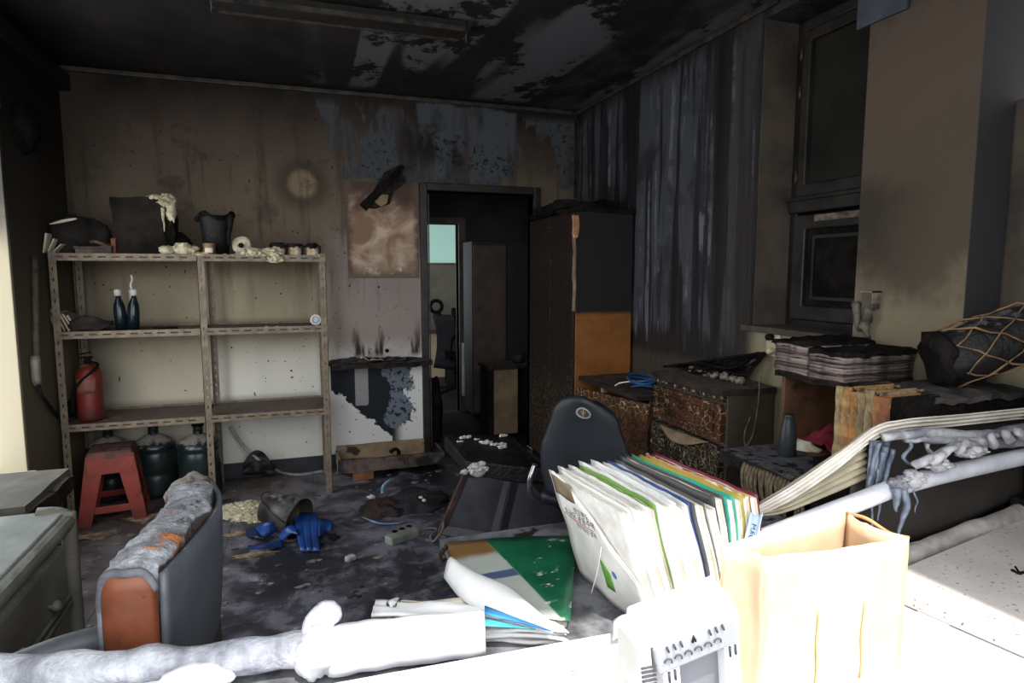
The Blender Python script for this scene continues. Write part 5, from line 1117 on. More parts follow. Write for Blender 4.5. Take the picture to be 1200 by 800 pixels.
def cushion(a, b, th0=.012, zt=ZA + .025, zb=.40, amp=.012, sc=18):
    mb = MB(); nu, nv = 60, 30; rows = []
    prof = []
    for j in range(nv + 1):          # outline across the thickness: up the inside of the shell, over a rounded top, down the other side
        s = j / nv
        if s < .3: prof.append((th0, zb + (zt - .03 - zb) * s / .3))
        elif s < .7:
            q = PI * (s - .3) / .4; w = TH - th0; prof.append((th0 + w / 2 - w / 2 * math.cos(q), zt - .03 + .03 * math.sin(q) ** .6))
        else: prof.append((TH, zt - .03 - (zt - .03 - zb) * (s - .7) / .3))
    vs = []; fs = []
    for i in range(nu + 1):
        u = a + (b - a) * i / nu; c = ot(u); n = nrm_(u)
        for (w, z) in prof:
            p = c + n * w + Vector((0, 0, z))
            if z > zt - .06: p = p + Vector(noise.noise_vector(p * sc)) * amp + Vector(noise.noise_vector(p * sc * 2.7)) * amp * .5
            vs.append(p)
    w = nv + 1
    for i in range(nu):
        for j in range(nv): fs.append((i * w + j, i * w + j + 1, (i + 1) * w + j + 1, (i + 1) * w + j))
        fs.append((i * w, (i + 1) * w, (i + 1) * w + nv, i * w + nv))
    fs.append(tuple(range(w))); fs.append(tuple(nu * w + j for j in reversed(range(w))))
    return mb._add(vs, fs, True)
part('backrest_cushion', cushion(.02, .88), m_ashtop, ac)
# near end: orange vinyl cap with charred welt
def cap(a, th, zb, zt):
    c = ot(a); n = nrm_(a); d = Vector((-n.y, n.x, 0)) * -1
    return c, n, d
c, n, d = cap(.0, TH, .4, ZA); tdir = (ot(.05) - ot(0)).normalized()
def endface(u, v):
    w = .014 + (TH - .02) * u; bul = math.sin(PI * u) ** .5 * .02
    return c + n * w - tdir * bul + Vector((0, 0, .42 + (ZA - .42 + .012 - .03 * (2 * u - 1) ** 8) * v))
part('end_cap', MB().sheet(endface, 12, 14, .012), m_orange, ac, label='scorched orange vinyl end')
wl_ = [endface(1, v) + n * .004 for v in (0, .25, .5, .75, .92)] + [endface(.85, 1), endface(.5, 1) + Vector((0, 0, .002)), endface(.15, 1), endface(0, .97)]
part('welt', MB().tube(spl(wl_, 5), .009, 8, jit=.003), M('ashy_welt', '#6e7076', '#3c3d41', 12, .8, bs=.7), ac)
ce = ot(.93); ne = nrm_(.93)
part('far_bolster', MB().blob(ce + ne * .065 + Vector((0, .02, ZA - .02)), (.06, .075, .045), .2, 12, 30, 18, None, 3).blob(ce + ne * .09 + Vector((0, .03, ZA - .14)), (.055, .07, .12), .12, 9, 26, 16, None, 4), M('scorched_tan_vinyl', '#8f8260', '#3a352c', 9, .6, soot=.3, sscale=10, dust=.25, dc='#8a8580'), ac)
part('arm_tube', MB().tube(spl([at(130, 745, y=1.46), at(70, 762, y=1.43), at(10, 785, y=1.40), at(-40, 800, y=1.38)], 6), .028, 12), M('grey_arm', '#55585c', '#3e4144', 5, .5), ac)
part('seat', MB().rbox((-.655, 1.42, .36), (-.32, 1.93, .46), 12, .02, 6), m_soot, ac)
part('gas_lift', MB().tube([(-.45, 1.68, .08), (-.45, 1.68, .37)], .03, 12), m_chrome, ac)
for k in range(5):
    q = Vector((math.cos(k * 1.257 + .3), math.sin(k * 1.257 + .3), 0)); g0 = Vector((-.45, 1.68, 0))
    lg = part('base_leg', MB().tube([g0 + Vector((0, 0, .1)), g0 + q * .185 + Vector((0, 0, .06))], [.026, .018], 8), m_soot, ac)
    part('caster', MB().lathe([(.012, -.014), (.024, -.012), (.026, 0), (.024, .012), (.012, .014)], g0 + q * .185 + Vector((0, 0, .027)), 12, R=RX(90)), m_soot, lg)

# ------------------------------------------------------------------ the table at the window
TZ = .70
m_tabletop = M('ash_covered_tabletop', '#77777b', '#3a3a3e', 9, .85, soot=.2, bs=.6)
tbA = thing('window_table', 'long ash-covered table along the window in the foreground', 'table', (.4, .9, 0))
FE = [(-.62, 1.30), (.36, 1.17), (.36, 1.70), (1.40, 1.70), (1.40, 1.19), (2.1, 1.19), (2.1, .56), (-.62, .56)]
part('top', MB().prism(FE, TZ - .03, TZ, lambda a, b, d: (a, b, d)), m_tabletop, tbA, .003)
for x, y in ((-.58, .62), (-.58, 1.22), (2.02, .62), (2.02, 1.12), (.44, 1.62), (1.32, 1.62)):
    part('leg', MB().box((x - .025, y - .025, 0), (x + .025, y + .025, TZ - .03)), m_soot, tbA)
part('apron', MB().box((-.58, .6, TZ - .1), (2.05, .62, TZ - .03)), m_soot, tbA)
# ash-white rolled cloth along the far edge, with its knotted end
def rollp(px, py, z=TZ + .045): return at(px, py, z=z)
rc = thing('rolled_cloth', 'white ash-covered roll of cloth along the table edge', 'cloth roll', (-.1, 1.2, TZ))
rp = [rollp(-30, 790), rollp(60, 785), rollp(180, 778), rollp(290, 768), rollp(365, 760)]
part('roll', MB().tube(spl(rp, 10), [.031 + .003 * math.sin(i * .7) for i in range(41)], 14, jit=.006, sc=22), m_ash, rc)
rq = [rollp(385, 765), rollp(440, 755), rollp(500, 748), rollp(568, 742)]
part('wrapped_end', MB().tube(spl(rq, 8), [.04, .044, .045, .045, .044, .043, .044, .045, .046, .045, .044, .043, .043, .044, .044, .043, .043, .043, .042, .042, .042, .042, .042, .041, .04], 16, jit=.006, sc=14), m_white, rc)
k0 = rollp(372, 762)
part('knot', MB().blob(k0 + Vector((0, -.012, .006)), (.04, .05, .05), .35, 9, 26, 16, TZ, 3), m_white, rc)
part('knot_tail', MB().tube(spl([k0 + Vector((-.01, 0, .02)), k0 + Vector((.0, .012, .035)), k0 + Vector((.012, .02, .052)), k0 + Vector((.02, .022, .056))], 6), [.018, .019, .021, .023, .024, .025, .026, .027, .027, .028, .028, .028, .028, .028, .028, .027, .026, .025, .02], 12, jit=.005, sc=22).blob(k0 + Vector((.02, .022, .058)), (.027, .026, .024), .2, 8, 20, 12), m_white, rc)
lw = at(230, 797, z=TZ + .03)
tag(MB().blob(lw, (.06, .04, .026), .3, 8, 30, 16, TZ, 6).blob(lw + Vector((-.12, .01, -.015)), (.12, .04, .018), .3, 8, 30, 16, TZ, 2).build('ash_mound', M('bright_ash', '#d8d9dd', '#b4b6bc', 9, .9, bs=.7)), 'pale ash mound before the cloth roll at the bottom edge', 'ash')
tag(MB().tube(spl([at(30, 797, z=TZ + .03), at(80, 793, z=TZ + .035), at(130, 797, z=TZ + .03)], 6), .003, 6).build('thin_wire', m_bluecab), 'thin bluish wire lying on the ash at the lower left', 'wire')
# stack of papers spilling over the edge
pl = thing('paper_pile', 'pile of warped burnt-edged papers spilling over the table edge', 'paper pile', (.38, 1.2, TZ))
random.seed(21)
pm_ = [m_paper, m_paperb, m_paper, m_paper, m_paperb, m_paper]
q00, q10, q01, q11 = at(464, 742, z=TZ + .01), at(664, 752, z=TZ + .01), at(468, 722, z=TZ + .01), at(600, 722, z=TZ + .01)
for k in range(6):
    h = TZ + .004 + .0075 * k
    def sh(u, v, k=k, h=h):
        p = (q00.lerp(q10, u)).lerp(q01.lerp(q11, u), v); e = (1 - u) ** 3
        return Vector((p.x - .01 * k * (1 - u), p.y + .012 * math.sin(k * 2.1) , h + .012 * nz((u * 3 + k, v * 3, k), 1.2) + .02 * e * (k % 3) * .5 + (.008 * math.sin(PI * u) if k > 3 else 0)))
    part('sheet', MB().sheet(sh, 16, 8, .006), pm_[k], pl)
part('burnt_spine', MB().tube(spl([q01 + Vector((-.004, 0, .03)), q01.lerp(q00, .5) + Vector((-.012, 0, .045)), q00 + Vector((-.006, 0, .03))], 6), .012, 8, jit=.006), M('black_binding', '#3a3a40', '#1c1c20', 12, .6, dust=.4, dc='#c8c8cc'), pl)
def bandf(u, v):
    e = at(568 + 80 * u, 728 + 10 * u - 14 * v * (1 - u * .6), z=TZ + .06 - .01 * u + .02 * v * (1 - u)); return e
part('blue_strip', MB().sheet(lambda u, v: at(568 + 78 * u, 719 + 20 * u - 9 * v * (1 - u), z=TZ + .075 - .02 * u), 10, 3, .003), M('blue_print', '#2f74a8', '#1f5580', 8, .6), pl)
part('teal_strip', MB().sheet(lambda u, v: at(568 + 60 * u, 733 + 4 * u - 9 * v * (1 - u), z=TZ + .062 - .01 * u), 10, 3, .003), M('teal_print', '#3f9aa0', '#2c6f78', 8, .6), pl)
# green glossy booklet lying beyond, its white page curling over
def green_mat():
    t = T('green_glossy_cover'); x, y, z = t.xyz(); n = t.noi(8, 5, .65); n2 = t.noi(22, 6, .7, sc=(.5, 1, 1))
    col = t.mix(n.ss(.3, .7), '#1c6b48', '#134a35'); col = t.mix((x + y * .1).ss(-.03, -.036), col, '#a9aea6')
    col = t.mix(n2.ss(.61, .64), col, '#c8ccc4'); col = t.mix((x + y * .1).ss(-.03, -.036) * (y + (n - .5) * .04).ss(.1, .14), col, '#7a5a34')
    col = t.mix((x + y * .1).ss(-.03, -.036) * (y - .0 + (n - .5) * .02).abs().ss(.022, .016), col, '#4a5a78')
    return t.done(col, .3, n2, .1, .003, spec=.6)
g00, g10, g11, g01 = at(545, 722, z=TZ + .02), at(668, 728, z=TZ + .02), at(676, 628, z=TZ + .02), at(522, 636, z=TZ + .02)
gb = thing('green_booklet', 'glossy green booklet with a scorched grey corner under the files', 'booklet', (.5, 1.45, TZ))
gq = lambda u, v: g00.lerp(g10, u).lerp(g01.lerp(g11, u), v)
part('cover', MB().sheet(lambda u, v: gq(u, v) + Vector((0, 0, .006 * math.sin(PI * u))), 14, 12, .003), green_mat(), gb)
part('pages', MB().sheet(lambda u, v: gq(.02 + .95 * u, .02 + .95 * v) + Vector((0, 0, -.011)), 6, 6, .016), m_pages, gb)
pe = [at(520, 676, z=TZ + .05), at(545, 705, z=TZ + .05), at(585, 722, z=TZ + .055), at(648, 742, z=TZ + .05)]
pf = [at(533, 658, z=TZ + .05), at(560, 672, z=TZ + .06), at(600, 690, z=TZ + .065), at(652, 738, z=TZ + .055)]
E1, E2 = spl(pe, 6), spl(pf, 6)
def curl(u, v):
    i = min(17, int(u * 18)); f = u * 18 - i; a, b = E1[i].lerp(E1[i + 1], f), E2[i].lerp(E2[i + 1], f)
    return a.lerp(b, v) + Vector((0, 0, .028 * math.sin(PI * v) * (1 - .5 * u)))
cp = thing('curled_page', 'white page curling up over the green booklet', 'paper', (.45, 1.35, TZ + .02))
part('page', MB().sheet(curl, 18, 8, .002), m_paper, cp)
part('fold_under', MB().sheet(lambda u, v: curl(u * .5, 0).lerp(curl(u * .5, 0) + Vector((.05, -.03, -.045)), v), 9, 4, .003), M('grey_page_back', '#8f97a3', '#6d7580', 6, .5), cp)
part('burnt_corner', MB().tube(spl([at(523, 640, z=TZ + .03), at(518, 648, z=TZ + .03), at(521, 657, z=TZ + .02)], 4), .007, 7, jit=.003), m_charwood, gb)

# ------------------------------------------------------------------ the row of files, leaning to the left
FZ = TZ + .002
LEAN = .30
def file_geom(xb, y0, y1, h, lean, th, warp, seed):
    """fn(d, u, v): d across the thickness, u far..near, v bottom..top"""
    def fn(d, u, v):
        b = warp * math.sin(PI * u * .9 + seed) * v * v + .006 * nz((u * 2, v * 2, seed), 1.5)
        return Vector((xb + d + b - lean * h * v + .03 * u, y1 + (y0 - y1) * u + .01 * v, FZ + h * v * math.sqrt(max(.2, 1 - lean * lean * .5)) + .004 * nz((u * 5, seed, 0), 1.3) * v))
    return fn
def coverm(nm, c, c2=None, rough=.4, soot=.12, sc='#3b2a1c'): return M(nm, c, c2, 6, rough, soot=soot, sc=sc, sscale=5, bs=.15)
specs = [  # thickness, cover colour, height, far y, near y, kind words
    (.030, '#e6e3dc', .285, 1.36, 1.07, 'printed'), (.034, '#eceae6', .285, 1.38, 1.06, 'white paper bundle with a green cover sheet'),
    (.024, '#7fa84a', .280, 1.38, 1.08, 'lime green folder full of white paper'), (.040, '#efeeec', .285, 1.40, 1.06, 'thick white paper bundle with scorched corner'),
    (.030, '#e8e6e2', .275, 1.40, 1.07, 'white paper bundle with brown burnt edge'), (.018, '#3f5fa8', .27, 1.41, 1.09, 'thin blue-edged file'),
    (.028, '#5a5a5c', .27, 1.42, 1.08, 'dark grey file with pale pages'), (.020, '#d8d5cf', .255, 1.42, 1.08, 'warped pale grey file'),
    (.024, '#4d4a48', .275, 1.43, 1.09, 'smoky clear file'), (.022, '#3fa890', .27, 1.44, 1.09, 'teal glossy file'),
    (.022, '#b9b44a', .262, 1.45, 1.10, 'yellow-green glossy file'), (.020, '#c9a05a', .262, 1.46, 1.10, 'amber file'), (.026, '#7a2436', .26, 1.47, 1.10, 'crimson file with frayed white edge')]
xb = .645; gap = .0015
files = []
for k, (th, colr, h, y1, y0, words) in enumerate(specs):
    th *= .84
    lean = LEAN - .012 * k
    lab = 'cream printed file folder at the left front of the leaning row of files' if k == 0 else words + ' in the leaning row of files'
    fl_ = thing('file_folder', lab, 'file', (xb - .1, (y0 + y1) / 2, FZ), 'files leaning on the table')
    cm = coverm('file_cover_%d' % k, colr)
    g = file_geom(xb, y0, y1, h, lean, th, .012 * math.sin(k * .5), k * .14)
    vt = (lambda u: 1 - .0 * u) if k else (lambda u: 1 - .62 * max(0, (u - .1) / .9) ** 1.25)
    part('cover', MB().sheet(lambda u, v: g(0, u, v * vt(u)), 14, 12, .0022), cm, fl_)
    part('cover', MB().sheet(lambda u, v: g(th, u, v), 12, 10, .0022), cm, fl_)
    ns = max(3, int(th / .006))
    for s in range(ns):
        d = th * (s + .6) / (ns + .2); q = .965 - .03 * abs(nz((k, s, 1), 3.3)); un = .985 - .02 * abs(nz((s, k, 3), 2.7))
        part('page_block', MB().sheet(lambda u, v: g(d + .002 * math.sin(9 * u + s) * v, .02 + un * u, .01 + q * v * (vt(u) if k == 0 and s == 0 else 1)), 12, 8, th / ns * .62), m_pages if s % 2 else m_paperb if s % 4 == 2 else m_paper, fl_)
    files.append((fl_, g, th)); xb += th + gap + .001
fl0, g0, _ = files[0]
m_ink = M('black_ink', '#3d3a38', '#2c2a28', 9, .7, bs=0); m_redink = M('red_ink', '#c0303c', '#a8242f', 9, .7, bs=0)
lift = Vector((-.0022, -.0004, 0))
def onc(u0, v0): return lambda a, b: g0(0, u0 + a / .29, v0 + b / .285) + lift
text('소규모 공동주택', .019, onc(.10, .655), 'cover_print', m_ink, fl0)
text('경상북도', .017, onc(.26, .715), 'cover_print', m_ink, fl0)
text('안전점검 결과', .014, onc(.26, .585), 'cover_print', m_ink, fl0)
part('red_rule', MB().sheet(lambda u, v: g0(0, .07 + .44 * u, .635 + .005 * v) + lift, 10, 1, .0004), m_redink, fl0)
part('green_mark', MB().sheet(lambda u, v: g0(0, .50 + .10 * u, .16 + .26 * v * (1 - .4 * u)) + lift, 4, 4, .0004), M('green_mark', '#5f9a3a', '#4f8430', 9, .6), fl0)
part('blue_dot', MB()._add([g0(0, .66, .34) + lift] + [g0(0, .66 + .03 * math.cos(q), .34 + .03 * math.sin(q)) + lift for q in [2 * PI * i / 16 for i in range(16)]], [(0, i, i % 16 + 1) for i in range(1, 17)]), M('blue_dot', '#4a78b0', '#3a6598', 9, .6), fl0, recalc=False)
part('smoke_stain', MB().sheet(lambda u, v: g0(0, .02 + .3 * u, .80 + .17 * v) + lift * .6, 5, 4, .0004), M('brown_stain', '#8a7a62', '#6b5a44', 9, .7), fl0)
part('string', MB().tube(spl([g0(0, .62, .56) + lift * 3, g0(0, .5, .3) + lift * 8, g0(0, .35, .05) + lift * 14], 6), .0013, 5), m_paper, fl0)
# glossy colour blobs along the right-hand files' tops
for k, c in ((9, '#5fd0b4'), (10, '#d8d85a'), (11, '#e0cf6a')):
    f_, g, th = files[k]
    for j in range(4):
        part('colour_spot', MB().sheet(lambda u, v: g(-.002, .05 + .24 * j + .12 * u, .84 + .13 * v), 5, 4, .0006), M('spot_%d_%d' % (k, j), c, None, 6, .3), f_)
f_, g, th = files[12]
part('frayed_edge', MB().tube([g(-.004, i / 30, .985 - .05 * abs(nz((i, 0, 0), .8))) for i in range(31)], .004, 6, jit=.006, sc=60), m_paper, f_)
part('maroon_band', MB().sheet(lambda u, v: g(-.0025, u, .62 + .3 * v), 12, 4, .0006), M('maroon_band', '#8c1f34', '#5c1826', 8, .4), f_)

# ------------------------------------------------------------------ white things on the table nearest the window
PZ = TZ + .045                          # top of the flat white panel
fp = thing('white_plastic_board', 'flat white plastic board lying on the table at the bottom edge', 'board', (.5, .8, TZ))
e0, e1 = at(395, 797, z=PZ), at(868, 712, z=PZ)
d = (e1 - e0).normalized(); n_ = Vector((d.y, -d.x, 0))
A, B = e0 - d * .02, e1 + d * .5
def pan(z0, z1, i=0): return [A + d * i - n_ * i * -1, B - d * i - n_ * i * -1, B - d * i + n_ * .42, A + d * i + n_ * .42]
q = pan(0, 0)
part('board', MB().hexa([Vector((p.x, p.y, TZ + .004)) for p in q] + [Vector((p.x, p.y, PZ)) for p in q]), m_white, fp, .008)
part('screw', MB().lathe([(.006, 0), (.005, .003)], at(672, 789, z=PZ), 12), m_greyplug, fp)
part('torn_tape', MB().sheet(lambda u, v: at(718 + 26 * u, 728 + 22 * v - 8 * math.sin(2.5 * u), z=PZ + .012 + .012 * math.sin(PI * u)), 8, 5, .003), m_white, fp)
# white vented appliance back leaning on the panel
dv = thing('vented_device', 'white vented plastic device casing standing at the bottom edge', 'device', (.43, .6, PZ))
yD = .585
m_slot = M('dark_slot', '#3a3c42', '#2e3036', 9, .6, bs=0)
c1, c2 = at(768, 748, y=yD), at(868, 708, y=yD)      # upper edge, left and right
ex = (c2 - c1); W = ex.length; ex.normalize(); ez = Vector((.08, -.1, 1)); ez = (ez - ex * ez.dot(ex)).normalized(); ey = ez.cross(ex)
def dvp(a, b, e): return c1 + ex * a + ez * b + ey * e      # a along, b up, e towards the room
H = .052
part('top_cover', MB().hexa([dvp(-.01, -.012, 0), dvp(W, -.012, 0), dvp(W, -.012, .055), dvp(-.01, -.012, .055), dvp(-.008, 0, .006), dvp(W - .003, .0, .006), dvp(W - .003, .012, .05), dvp(-.008, .012, .05)]), m_white, dv, .004)
part('front', MB().hexa([dvp(.0, -H, .0), dvp(W - .006, -H, .0), dvp(W - .006, -H, .05), dvp(0, -H, .05), dvp(-.004, -.012, -.002), dvp(W - .002, -.012, -.002), dvp(W - .002, -.012, .05), dvp(-.004, -.012, .05)]), M('shaded_white_plastic', '#8f9197', '#83858b', 5, .5, bs=.05), dv, .003)  # grey front on a white casing, its shade put into the colour
for k in range(6): part('vent_slot', MB().tube([dvp(.012 + k * .009 + (.03 if k > 2 else 0), -.014, -.003), dvp(.014 + k * .009 + (.03 if k > 2 else 0), -.022, -.0035)], .0012, 5), m_slot, dv)
for k in range(6): part('vent_loop', MB().tube([dvp(.012 + k * .0135 + .005 * math.cos(t), -.036 + .005 * math.sin(t), -.003) for t in [PI * i / 8 - .4 for i in range(9)]], .001, 5), m_slot, dv)
part('power_mark', MB().tube([dvp(.046, -.022, -.003), dvp(.048, -.014, -.003), dvp(.05, -.022, -.003)], .0016, 5), m_dark, dv)
part('left_grille', MB().hexa([dvp(-.034, -.12, .0), dvp(-.006, -.12, .0), dvp(-.006, -.12, .05), dvp(-.034, -.12, .05), dvp(-.022, -.004, .0), dvp(-.006, -.004, .0), dvp(-.006, -.004, .05), dvp(-.022, -.004, .05)]), m_whitesmoke, dv, .003)
for k in range(6): part('grille_slot', MB().tube([dvp(-.022, -.03 - k * .006, -.002), dvp(-.004, -.034 - k * .006, -.002)], .0014, 5), m_slot, dv)
for a in (.01, .095):
    part('leg', MB().hexa([dvp(a, -.16, .005), dvp(a + .022, -.16, .005), dvp(a + .022, -.16, .04), dvp(a, -.16, .04), dvp(a, -H, .005), dvp(a + .022, -H, .005), dvp(a + .022, -H, .04), dvp(a, -H, .04)]), m_white, dv, .002)
    for k in range(2): part('leg_slot', MB().tube([dvp(a + .006 + .008 * k, -H - .004, .003), dvp(a + .006 + .008 * k, -H - .018, .003)], .0015, 5), m_slot, dv)
part('recess', MB().hexa([dvp(.03, -.16, .02), dvp(.094, -.16, .02), dvp(.094, -.16, .04), dvp(.03, -.16, .04), dvp(.03, -H, .02), dvp(.094, -H, .02), dvp(.094, -H, .04), dvp(.03, -H, .04)]), M('shaded_grey_plastic', '#6c6e74', '#606268', 5, .5, bs=.05), dv)
# kraft paper bag
bg_ = thing('paper_bag', 'open tan paper shopping bag with handle holes', 'bag', (.85, .82, PZ))
bt = 1.05
FLc, FRc, BRc, BLc = at(897, 652, z=bt), at(1065, 630, z=bt), at(992, 601, z=bt + .006), at(845, 638, z=bt)
def base(p, s=.0): return Vector((p.x + s, p.y, PZ + .003))
def wallp(p, q, fold=0, nseed=0):
    ctr = (FLc + FRc + BRc + BLc) / 4
    def fn(u, v):
        a = base(p).lerp(p, v); b = base(q).lerp(q, v); r = a.lerp(b, u); m = (ctr - r); m.z = 0
        return r + m.normalized() * (fold * math.sin(PI * u) * v) + Vector((.003 * nz((u * 4, v * 4, nseed), 1), .003 * nz((u * 4, v * 4, nseed + 4), 1), .004 * nz((u * 6, 0, nseed), 1) * v))
    return fn
fpn = part('front_panel', MB().sheet(wallp(FLc, FRc, -.004, 1), 14, 12, .0016), m_kraft, bg_)
bpn = part('back_panel', MB().sheet(wallp(BLc, BRc, .0, 2), 14, 12, .0016), m_kraft, bg_)
part('side_gusset', MB().sheet(wallp(FRc, BRc, .012, 3), 10, 12, .0016), m_kraft, bg_)
part('side_gusset', MB().sheet(wallp(BLc, FLc, .010, 4), 10, 12, .0016), m_kraft, bg_)
part('bottom', MB().hexa([base(p) + Vector((0, 0, .001)) for p in (FLc, FRc, BRc, BLc)] + [base(p) + Vector((0, 0, .003)) for p in (FLc, FRc, BRc, BLc)]), m_kraft, bg_)
w = wallp(BLc, BRc, 0, 2); hc = w(.56, .8) ; ud = (BRc - BLc).normalized()
part('handle_hole', MB()._add([hc + Vector((0, -.003, 0))] + [hc + Vector((0, -.003, 0)) + ud * .011 * math.cos(q) + Vector((0, 0, .007 * math.sin(q))) for q in [2 * PI * i / 18 for i in range(18)]], [(0, i, i % 18 + 1) for i in range(1, 19)]), M('brown_hole', '#8a6238', '#6e4c2a', 9, .8), bpn, recalc=False)
w1_ = wallp(FLc, FRc, -.004, 1)
for u in (.36, .68):
    part('tear', MB().sheet(lambda a, b: w1_(u + .012 * a, .30 + .4 * b) + Vector((0, -.002, 0)) + Vector((.001 * math.sin(9 * b), 0, 0)), 2, 10, .0012), M('bag_crease', '#b59872', '#9c8058', 9, .8), fpn)
part('rim_fold', MB().tube(spl([FRc, FRc.lerp(BRc, .33) + Vector((.004, 0, -.006)), FRc.lerp(BRc, .66) + Vector((0, 0, .004)), BRc], 6), .0028, 6), M('bag_rim', '#b98a5c', '#a0744a', 9, .8), bg_)
# speckled white board at the right
def speck_mat():
    t = T('speckled_white_board'); n = t.noi(90, 3, .6, sc=(.6, 1.4, 1)); n2 = t.noi(5, 4, .6)
    col = t.mix(n2.ss(.3, .7), '#d0c8c2', '#bdb4ae'); col = t.mix(n.ss(.62, .68), col, '#5f554f')
    return t.done(col, .8, n, .2, .003)
br = thing('speckled_board', 'ash-speckled white board lying aslant at the lower right', 'board', (1.4, .85, TZ))
SZ = .77
a, b = at(1050, 668, z=SZ), at(1215, 600, z=SZ); dd = (b - a).normalized(); nn = Vector((dd.y, -dd.x, 0))
a, b = a - dd * .1, b + dd * .08
q = [a, b, b + nn * .42, a + nn * .42]
part('panel', MB().hexa([Vector((p.x, p.y, SZ - .022)) for p in q] + [Vector((p.x, p.y, SZ)) for p in q]), speck_mat(), br, .003)
part('support_strip', MB().hexa([Vector((p.x, p.y, TZ)) for p in (a + nn * .1, b + nn * .1, b + nn * .16, a + nn * .16)] + [Vector((p.x, p.y, SZ - .022)) for p in (a + nn * .1, b + nn * .1, b + nn * .16, a + nn * .16)]), m_white, br)
# char mark on the board
part('char_mark', MB().tube([at(1186, 668, z=SZ + .001), at(1193, 672, z=SZ + .001), at(1204, 670, z=SZ + .001)], .004, 6).tube([at(1190, 664, z=SZ + .001), at(1196, 673, z=SZ + .001)], .0025, 6), m_soot, br)

# ------------------------------------------------------------------ collapsed roller blind: tubes, pleated strip, dark sheet and melted plastic
YV = 1.17
vb = thing('collapsed_blind', 'collapsed window blind of white tubes, pleated fabric and melted plastic', 'blind', (1.45, YV, TZ))
def vp(px, py, y=YV): return at(px, py, y=y)
tube_pts = [vp(886, 634, YV - .06), vp(1000, 590, YV - .06), vp(1080, 562, YV - .05), vp(1230, 528, YV - .04)]
m_tubew = M('ash_white_tube', '#d0d0d6', '#b0b1ba', 8, .6, soot=.08, sc='#5a5f70', sscale=18, bs=.3)
part('roller_tube', MB().tube(spl(tube_pts, 8), .022, 16), m_tubew, vb)
# pleated white strip from the low left end up to the bend and along the top
def strip(u, v):
    c = STR[min(len(STR) - 2, int(u * (len(STR) - 1)))].lerp(STR[min(len(STR) - 1, int(u * (len(STR) - 1)) + 1)], u * (len(STR) - 1) % 1)
    w = .018 + .010 * math.sin(PI * min(1, u * 1.6)); 
    return c + Vector((0, .02 * (v - .5), (v - .5) * -2 * w)) + Vector((0, -.006 * math.cos(v * PI * 6), 0))
STR = spl([vp(882, 600), vp(930, 574), vp(985, 536), vp(1022, 508), vp(1055, 498), vp(1120, 492), vp(1215, 482)], 8)
m_pleat = M('pleated_white_fabric', '#dcd7cd', '#b8b0a4', 6, .7, soot=.06, sc='#6b6054', bs=.15)
part('pleated_strip', MB().sheet(strip, 60, 24, .003), m_pleat, vb)
tip = [vp(868, 598), vp(905, 618), vp(960, 600), vp(1030, 560)]
P_low = spl([vp(899, 610), vp(930, 606), vp(985, 585), vp(1028, 566)], 8); P_up = spl([vp(902, 594), vp(935, 574), vp(988, 538), vp(1026, 515)], 8)
def fan(u, v):
    i = min(23, int(u * 24)); f = u * 24 - i; a = P_up[i].lerp(P_up[i + 1], f); b = P_low[i].lerp(P_low[i + 1], f)
    return a.lerp(b, v) + Vector((0, .03 + .005 * math.cos(v * PI * 12), 0))
part('pleated_fabric', MB().sheet(fan, 30, 48, .003), M('yellowed_pleats', '#b3aa92', '#8a8068', 6, .75, soot=.08, bs=.15), vb)
# dark sheet hanging behind and below the tube
D_up = spl([vp(1020, 520), vp(1080, 505), vp(1215, 498)], 8); D_lo = spl([vp(1000, 640), vp(1080, 640), vp(1215, 585)], 8)
def dark(u, v):
    i = min(15, int(u * 16)); f = u * 16 - i
    return D_up[i].lerp(D_up[i + 1], f).lerp(D_lo[i].lerp(D_lo[i + 1], f), v) + Vector((0, .035 + .008 * math.sin(7 * u) * v, 0))
part('dark_sheet', MB().sheet(dark, 20, 14, .004), M('dark_brown_sheet', '#38332f', '#2a2623', 4, .75, bs=.15), vb)
m_melt = M('melted_grey_plastic', '#b0aeb0', '#6f7078', 16, .7, soot=.15, sc='#2f3a4c', sscale=14, bs=.7)
m_meltb = M('melted_blue_plastic', '#77818f', '#39414c', 14, .45, bs=.5)
def strand(pts, r, mat, nm='melted_strand', n=6):
    s_ = spl(pts, n); N = len(s_); rr = [r[0] + (r[1] - r[0]) * i / (N - 1) for i in range(N)]
    part(nm, MB().tube(s_, rr, 8, jit=.006, sc=40), mat, vb)
Yf = YV - .075
random.seed(17)
for k in range(9):
    p0 = (1070 + 18 * k, 546 - 5 * k); p1 = (1105 + 12 * k, 520 - 2 * k)
    strand([vp(p0[0] + random.uniform(-6, 6), p0[1], Yf), vp((p0[0] + p1[0]) / 2, (p0[1] + p1[1]) / 2 + random.uniform(-8, 8), Yf - .01), vp(p1[0] + random.uniform(-8, 20), p1[1] + random.uniform(-8, 8), YV - .02)], (.012, .006), m_melt)
strand([vp(1035, 512, YV - .03), vp(1090, 507, YV - .04), vp(1150, 510, YV - .04), vp(1215, 500, YV - .04)], (.01, .016), m_melt)
strand([vp(1060, 515, YV - .03), vp(1120, 516, YV - .05), vp(1170, 518, YV - .05), vp(1215, 514, YV - .04)], (.008, .018), m_melt)
part('melted_mass', MB().clump(vp(1070, 562, Yf), (.034, .022, .026), 40, 2, .3, None, .7).clump(vp(1100, 545, Yf), (.04, .02, .02), 40, 5, .3, None, .7).clump(vp(1140, 530, Yf), (.05, .018, .016), 40, 7, .3, None, .7).clump(vp(1052, 568, Yf), (.022, .026, .014), 20, 9, .35), m_melt, vb)
strand([vp(1058, 572, Yf - .012), vp(1062, 592, Yf - .014), vp(1056, 612, Yf - .014), vp(1052, 628, Yf - .014)], (.011, .002), m_meltb, 'drip')
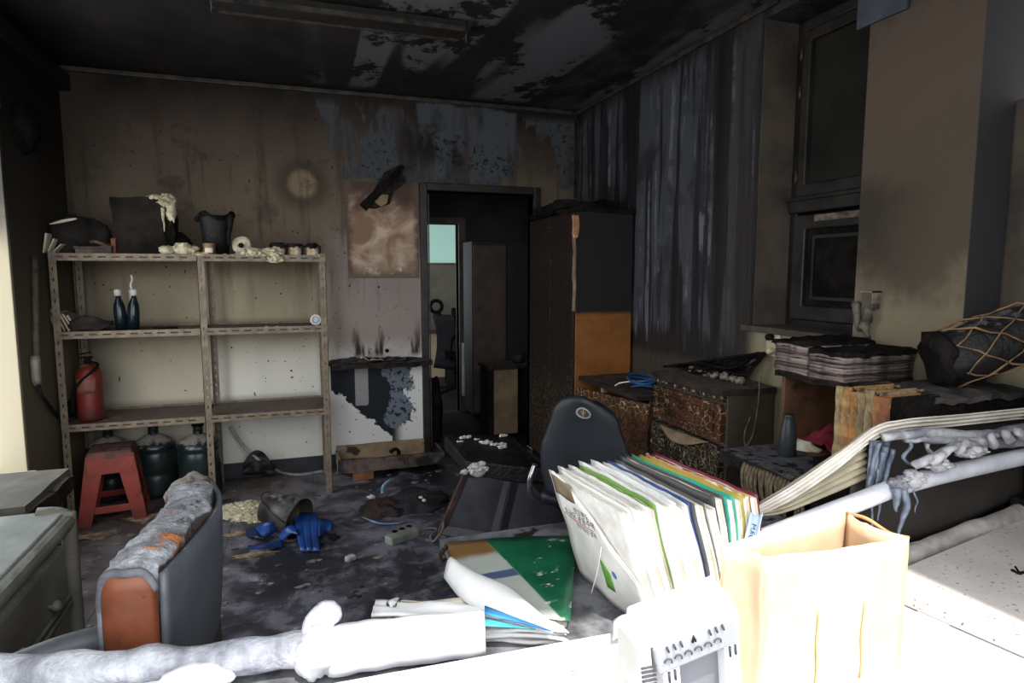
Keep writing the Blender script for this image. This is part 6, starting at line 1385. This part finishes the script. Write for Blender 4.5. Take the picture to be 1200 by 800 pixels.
strand([vp(1050, 572, Yf - .012), vp(1049, 585, Yf - .014), vp(1052, 598, Yf - .014)], (.01, .003), m_meltb, 'drip')
strand([vp(1063, 505, YV - .02), vp(1066, 520, YV - .035), vp(1060, 538, YV - .035), vp(1070, 546, Yf)], (.006, .004), m_meltb, 'drip')
strand([vp(1090, 506, YV - .02), vp(1086, 522, YV - .035), vp(1094, 536, YV - .04), vp(1098, 545, Yf)], (.008, .005), m_melt, 'drip')
strand([vp(1072, 575, Yf), vp(1074, 588, Yf), vp(1073, 600, Yf)], (.003, .001), m_meltb, 'drip')
for k, px in enumerate((1024, 1032, 1040, 1030)):
    strand([vp(px + 6, 520 + 3 * k, YV - .02), vp(px, 540 + 6 * k, YV - .01), vp(px - 6, 565 + 4 * k, YV - .02), vp(px - 10, 588 + 12 * k, YV - .03)], (.006, .0025), m_meltb, 'blue_strand')
part('blue_film', MB().sheet(lambda u, v: vp(1020 + 24 * u * (1 - .4 * v) - 6 * v, 516 + 70 * v, YV - .004 + .004 * math.sin(9 * u)), 8, 12, .004), m_meltb, vb)
# the lower bar in front of the board
lb = [at(1045, 660, y=1.09), at(1120, 630, y=1.135), at(1330, 548, y=1.235)]
bar = thing('fallen_rail', 'ash-coated fallen rail lying behind the speckled board', 'rail', (1.6, 1.17, TZ))
part('rail', MB().tube(spl(lb, 10), .026, 12, jit=.006, sc=20), M('ashy_rail', '#b5aea8', '#8d8680', 14, .85, soot=.1, bs=.7), bar)
part('lower_lip', MB().tube(spl([p + Vector((.0, -.03, -.022)) for p in lb], 10), .009, 8, jit=.004, sc=30), M('blue_grey_lip', '#8e95a2', '#5b616c', 14, .7), bar)
for f in (.15, .85):
    p = spl(lb, 10)[int(f * 20)]; part('bracket', MB().box((p.x - .012, p.y - .01, TZ), (p.x + .012, p.y + .012, p.z)), m_soot, bar)
# blind's end bracket with a printed blue label curl
def lab_(u, v):
    a = 1.3 * u; return vp(872 + 14 * u + 8 * v, 634 - 34 * v + 4 * math.sin(3 * u), YV - .075 + .012 * math.sin(PI * u))
le = part('end_label', MB().sheet(lab_, 8, 6, .002), M('pale_blue_label', '#b4c4d8', '#8ea4c0', 8, .45), vb)
text('ORM', .016, lambda a, b: lab_(.2 + b / .028, .12 + a / .06) + Vector((0, -.0022, 0)), 'label_print', M('navy_ink', '#1c2a44', '#152038', 9, .6, bs=0), le)
for o in (vb,):
    for x_ in (.98, 1.9):
        part('stand_bracket', MB().box((x_, YV - .03, TZ), (x_ + .02, YV + .02, TZ + .12)), m_soot, vb)
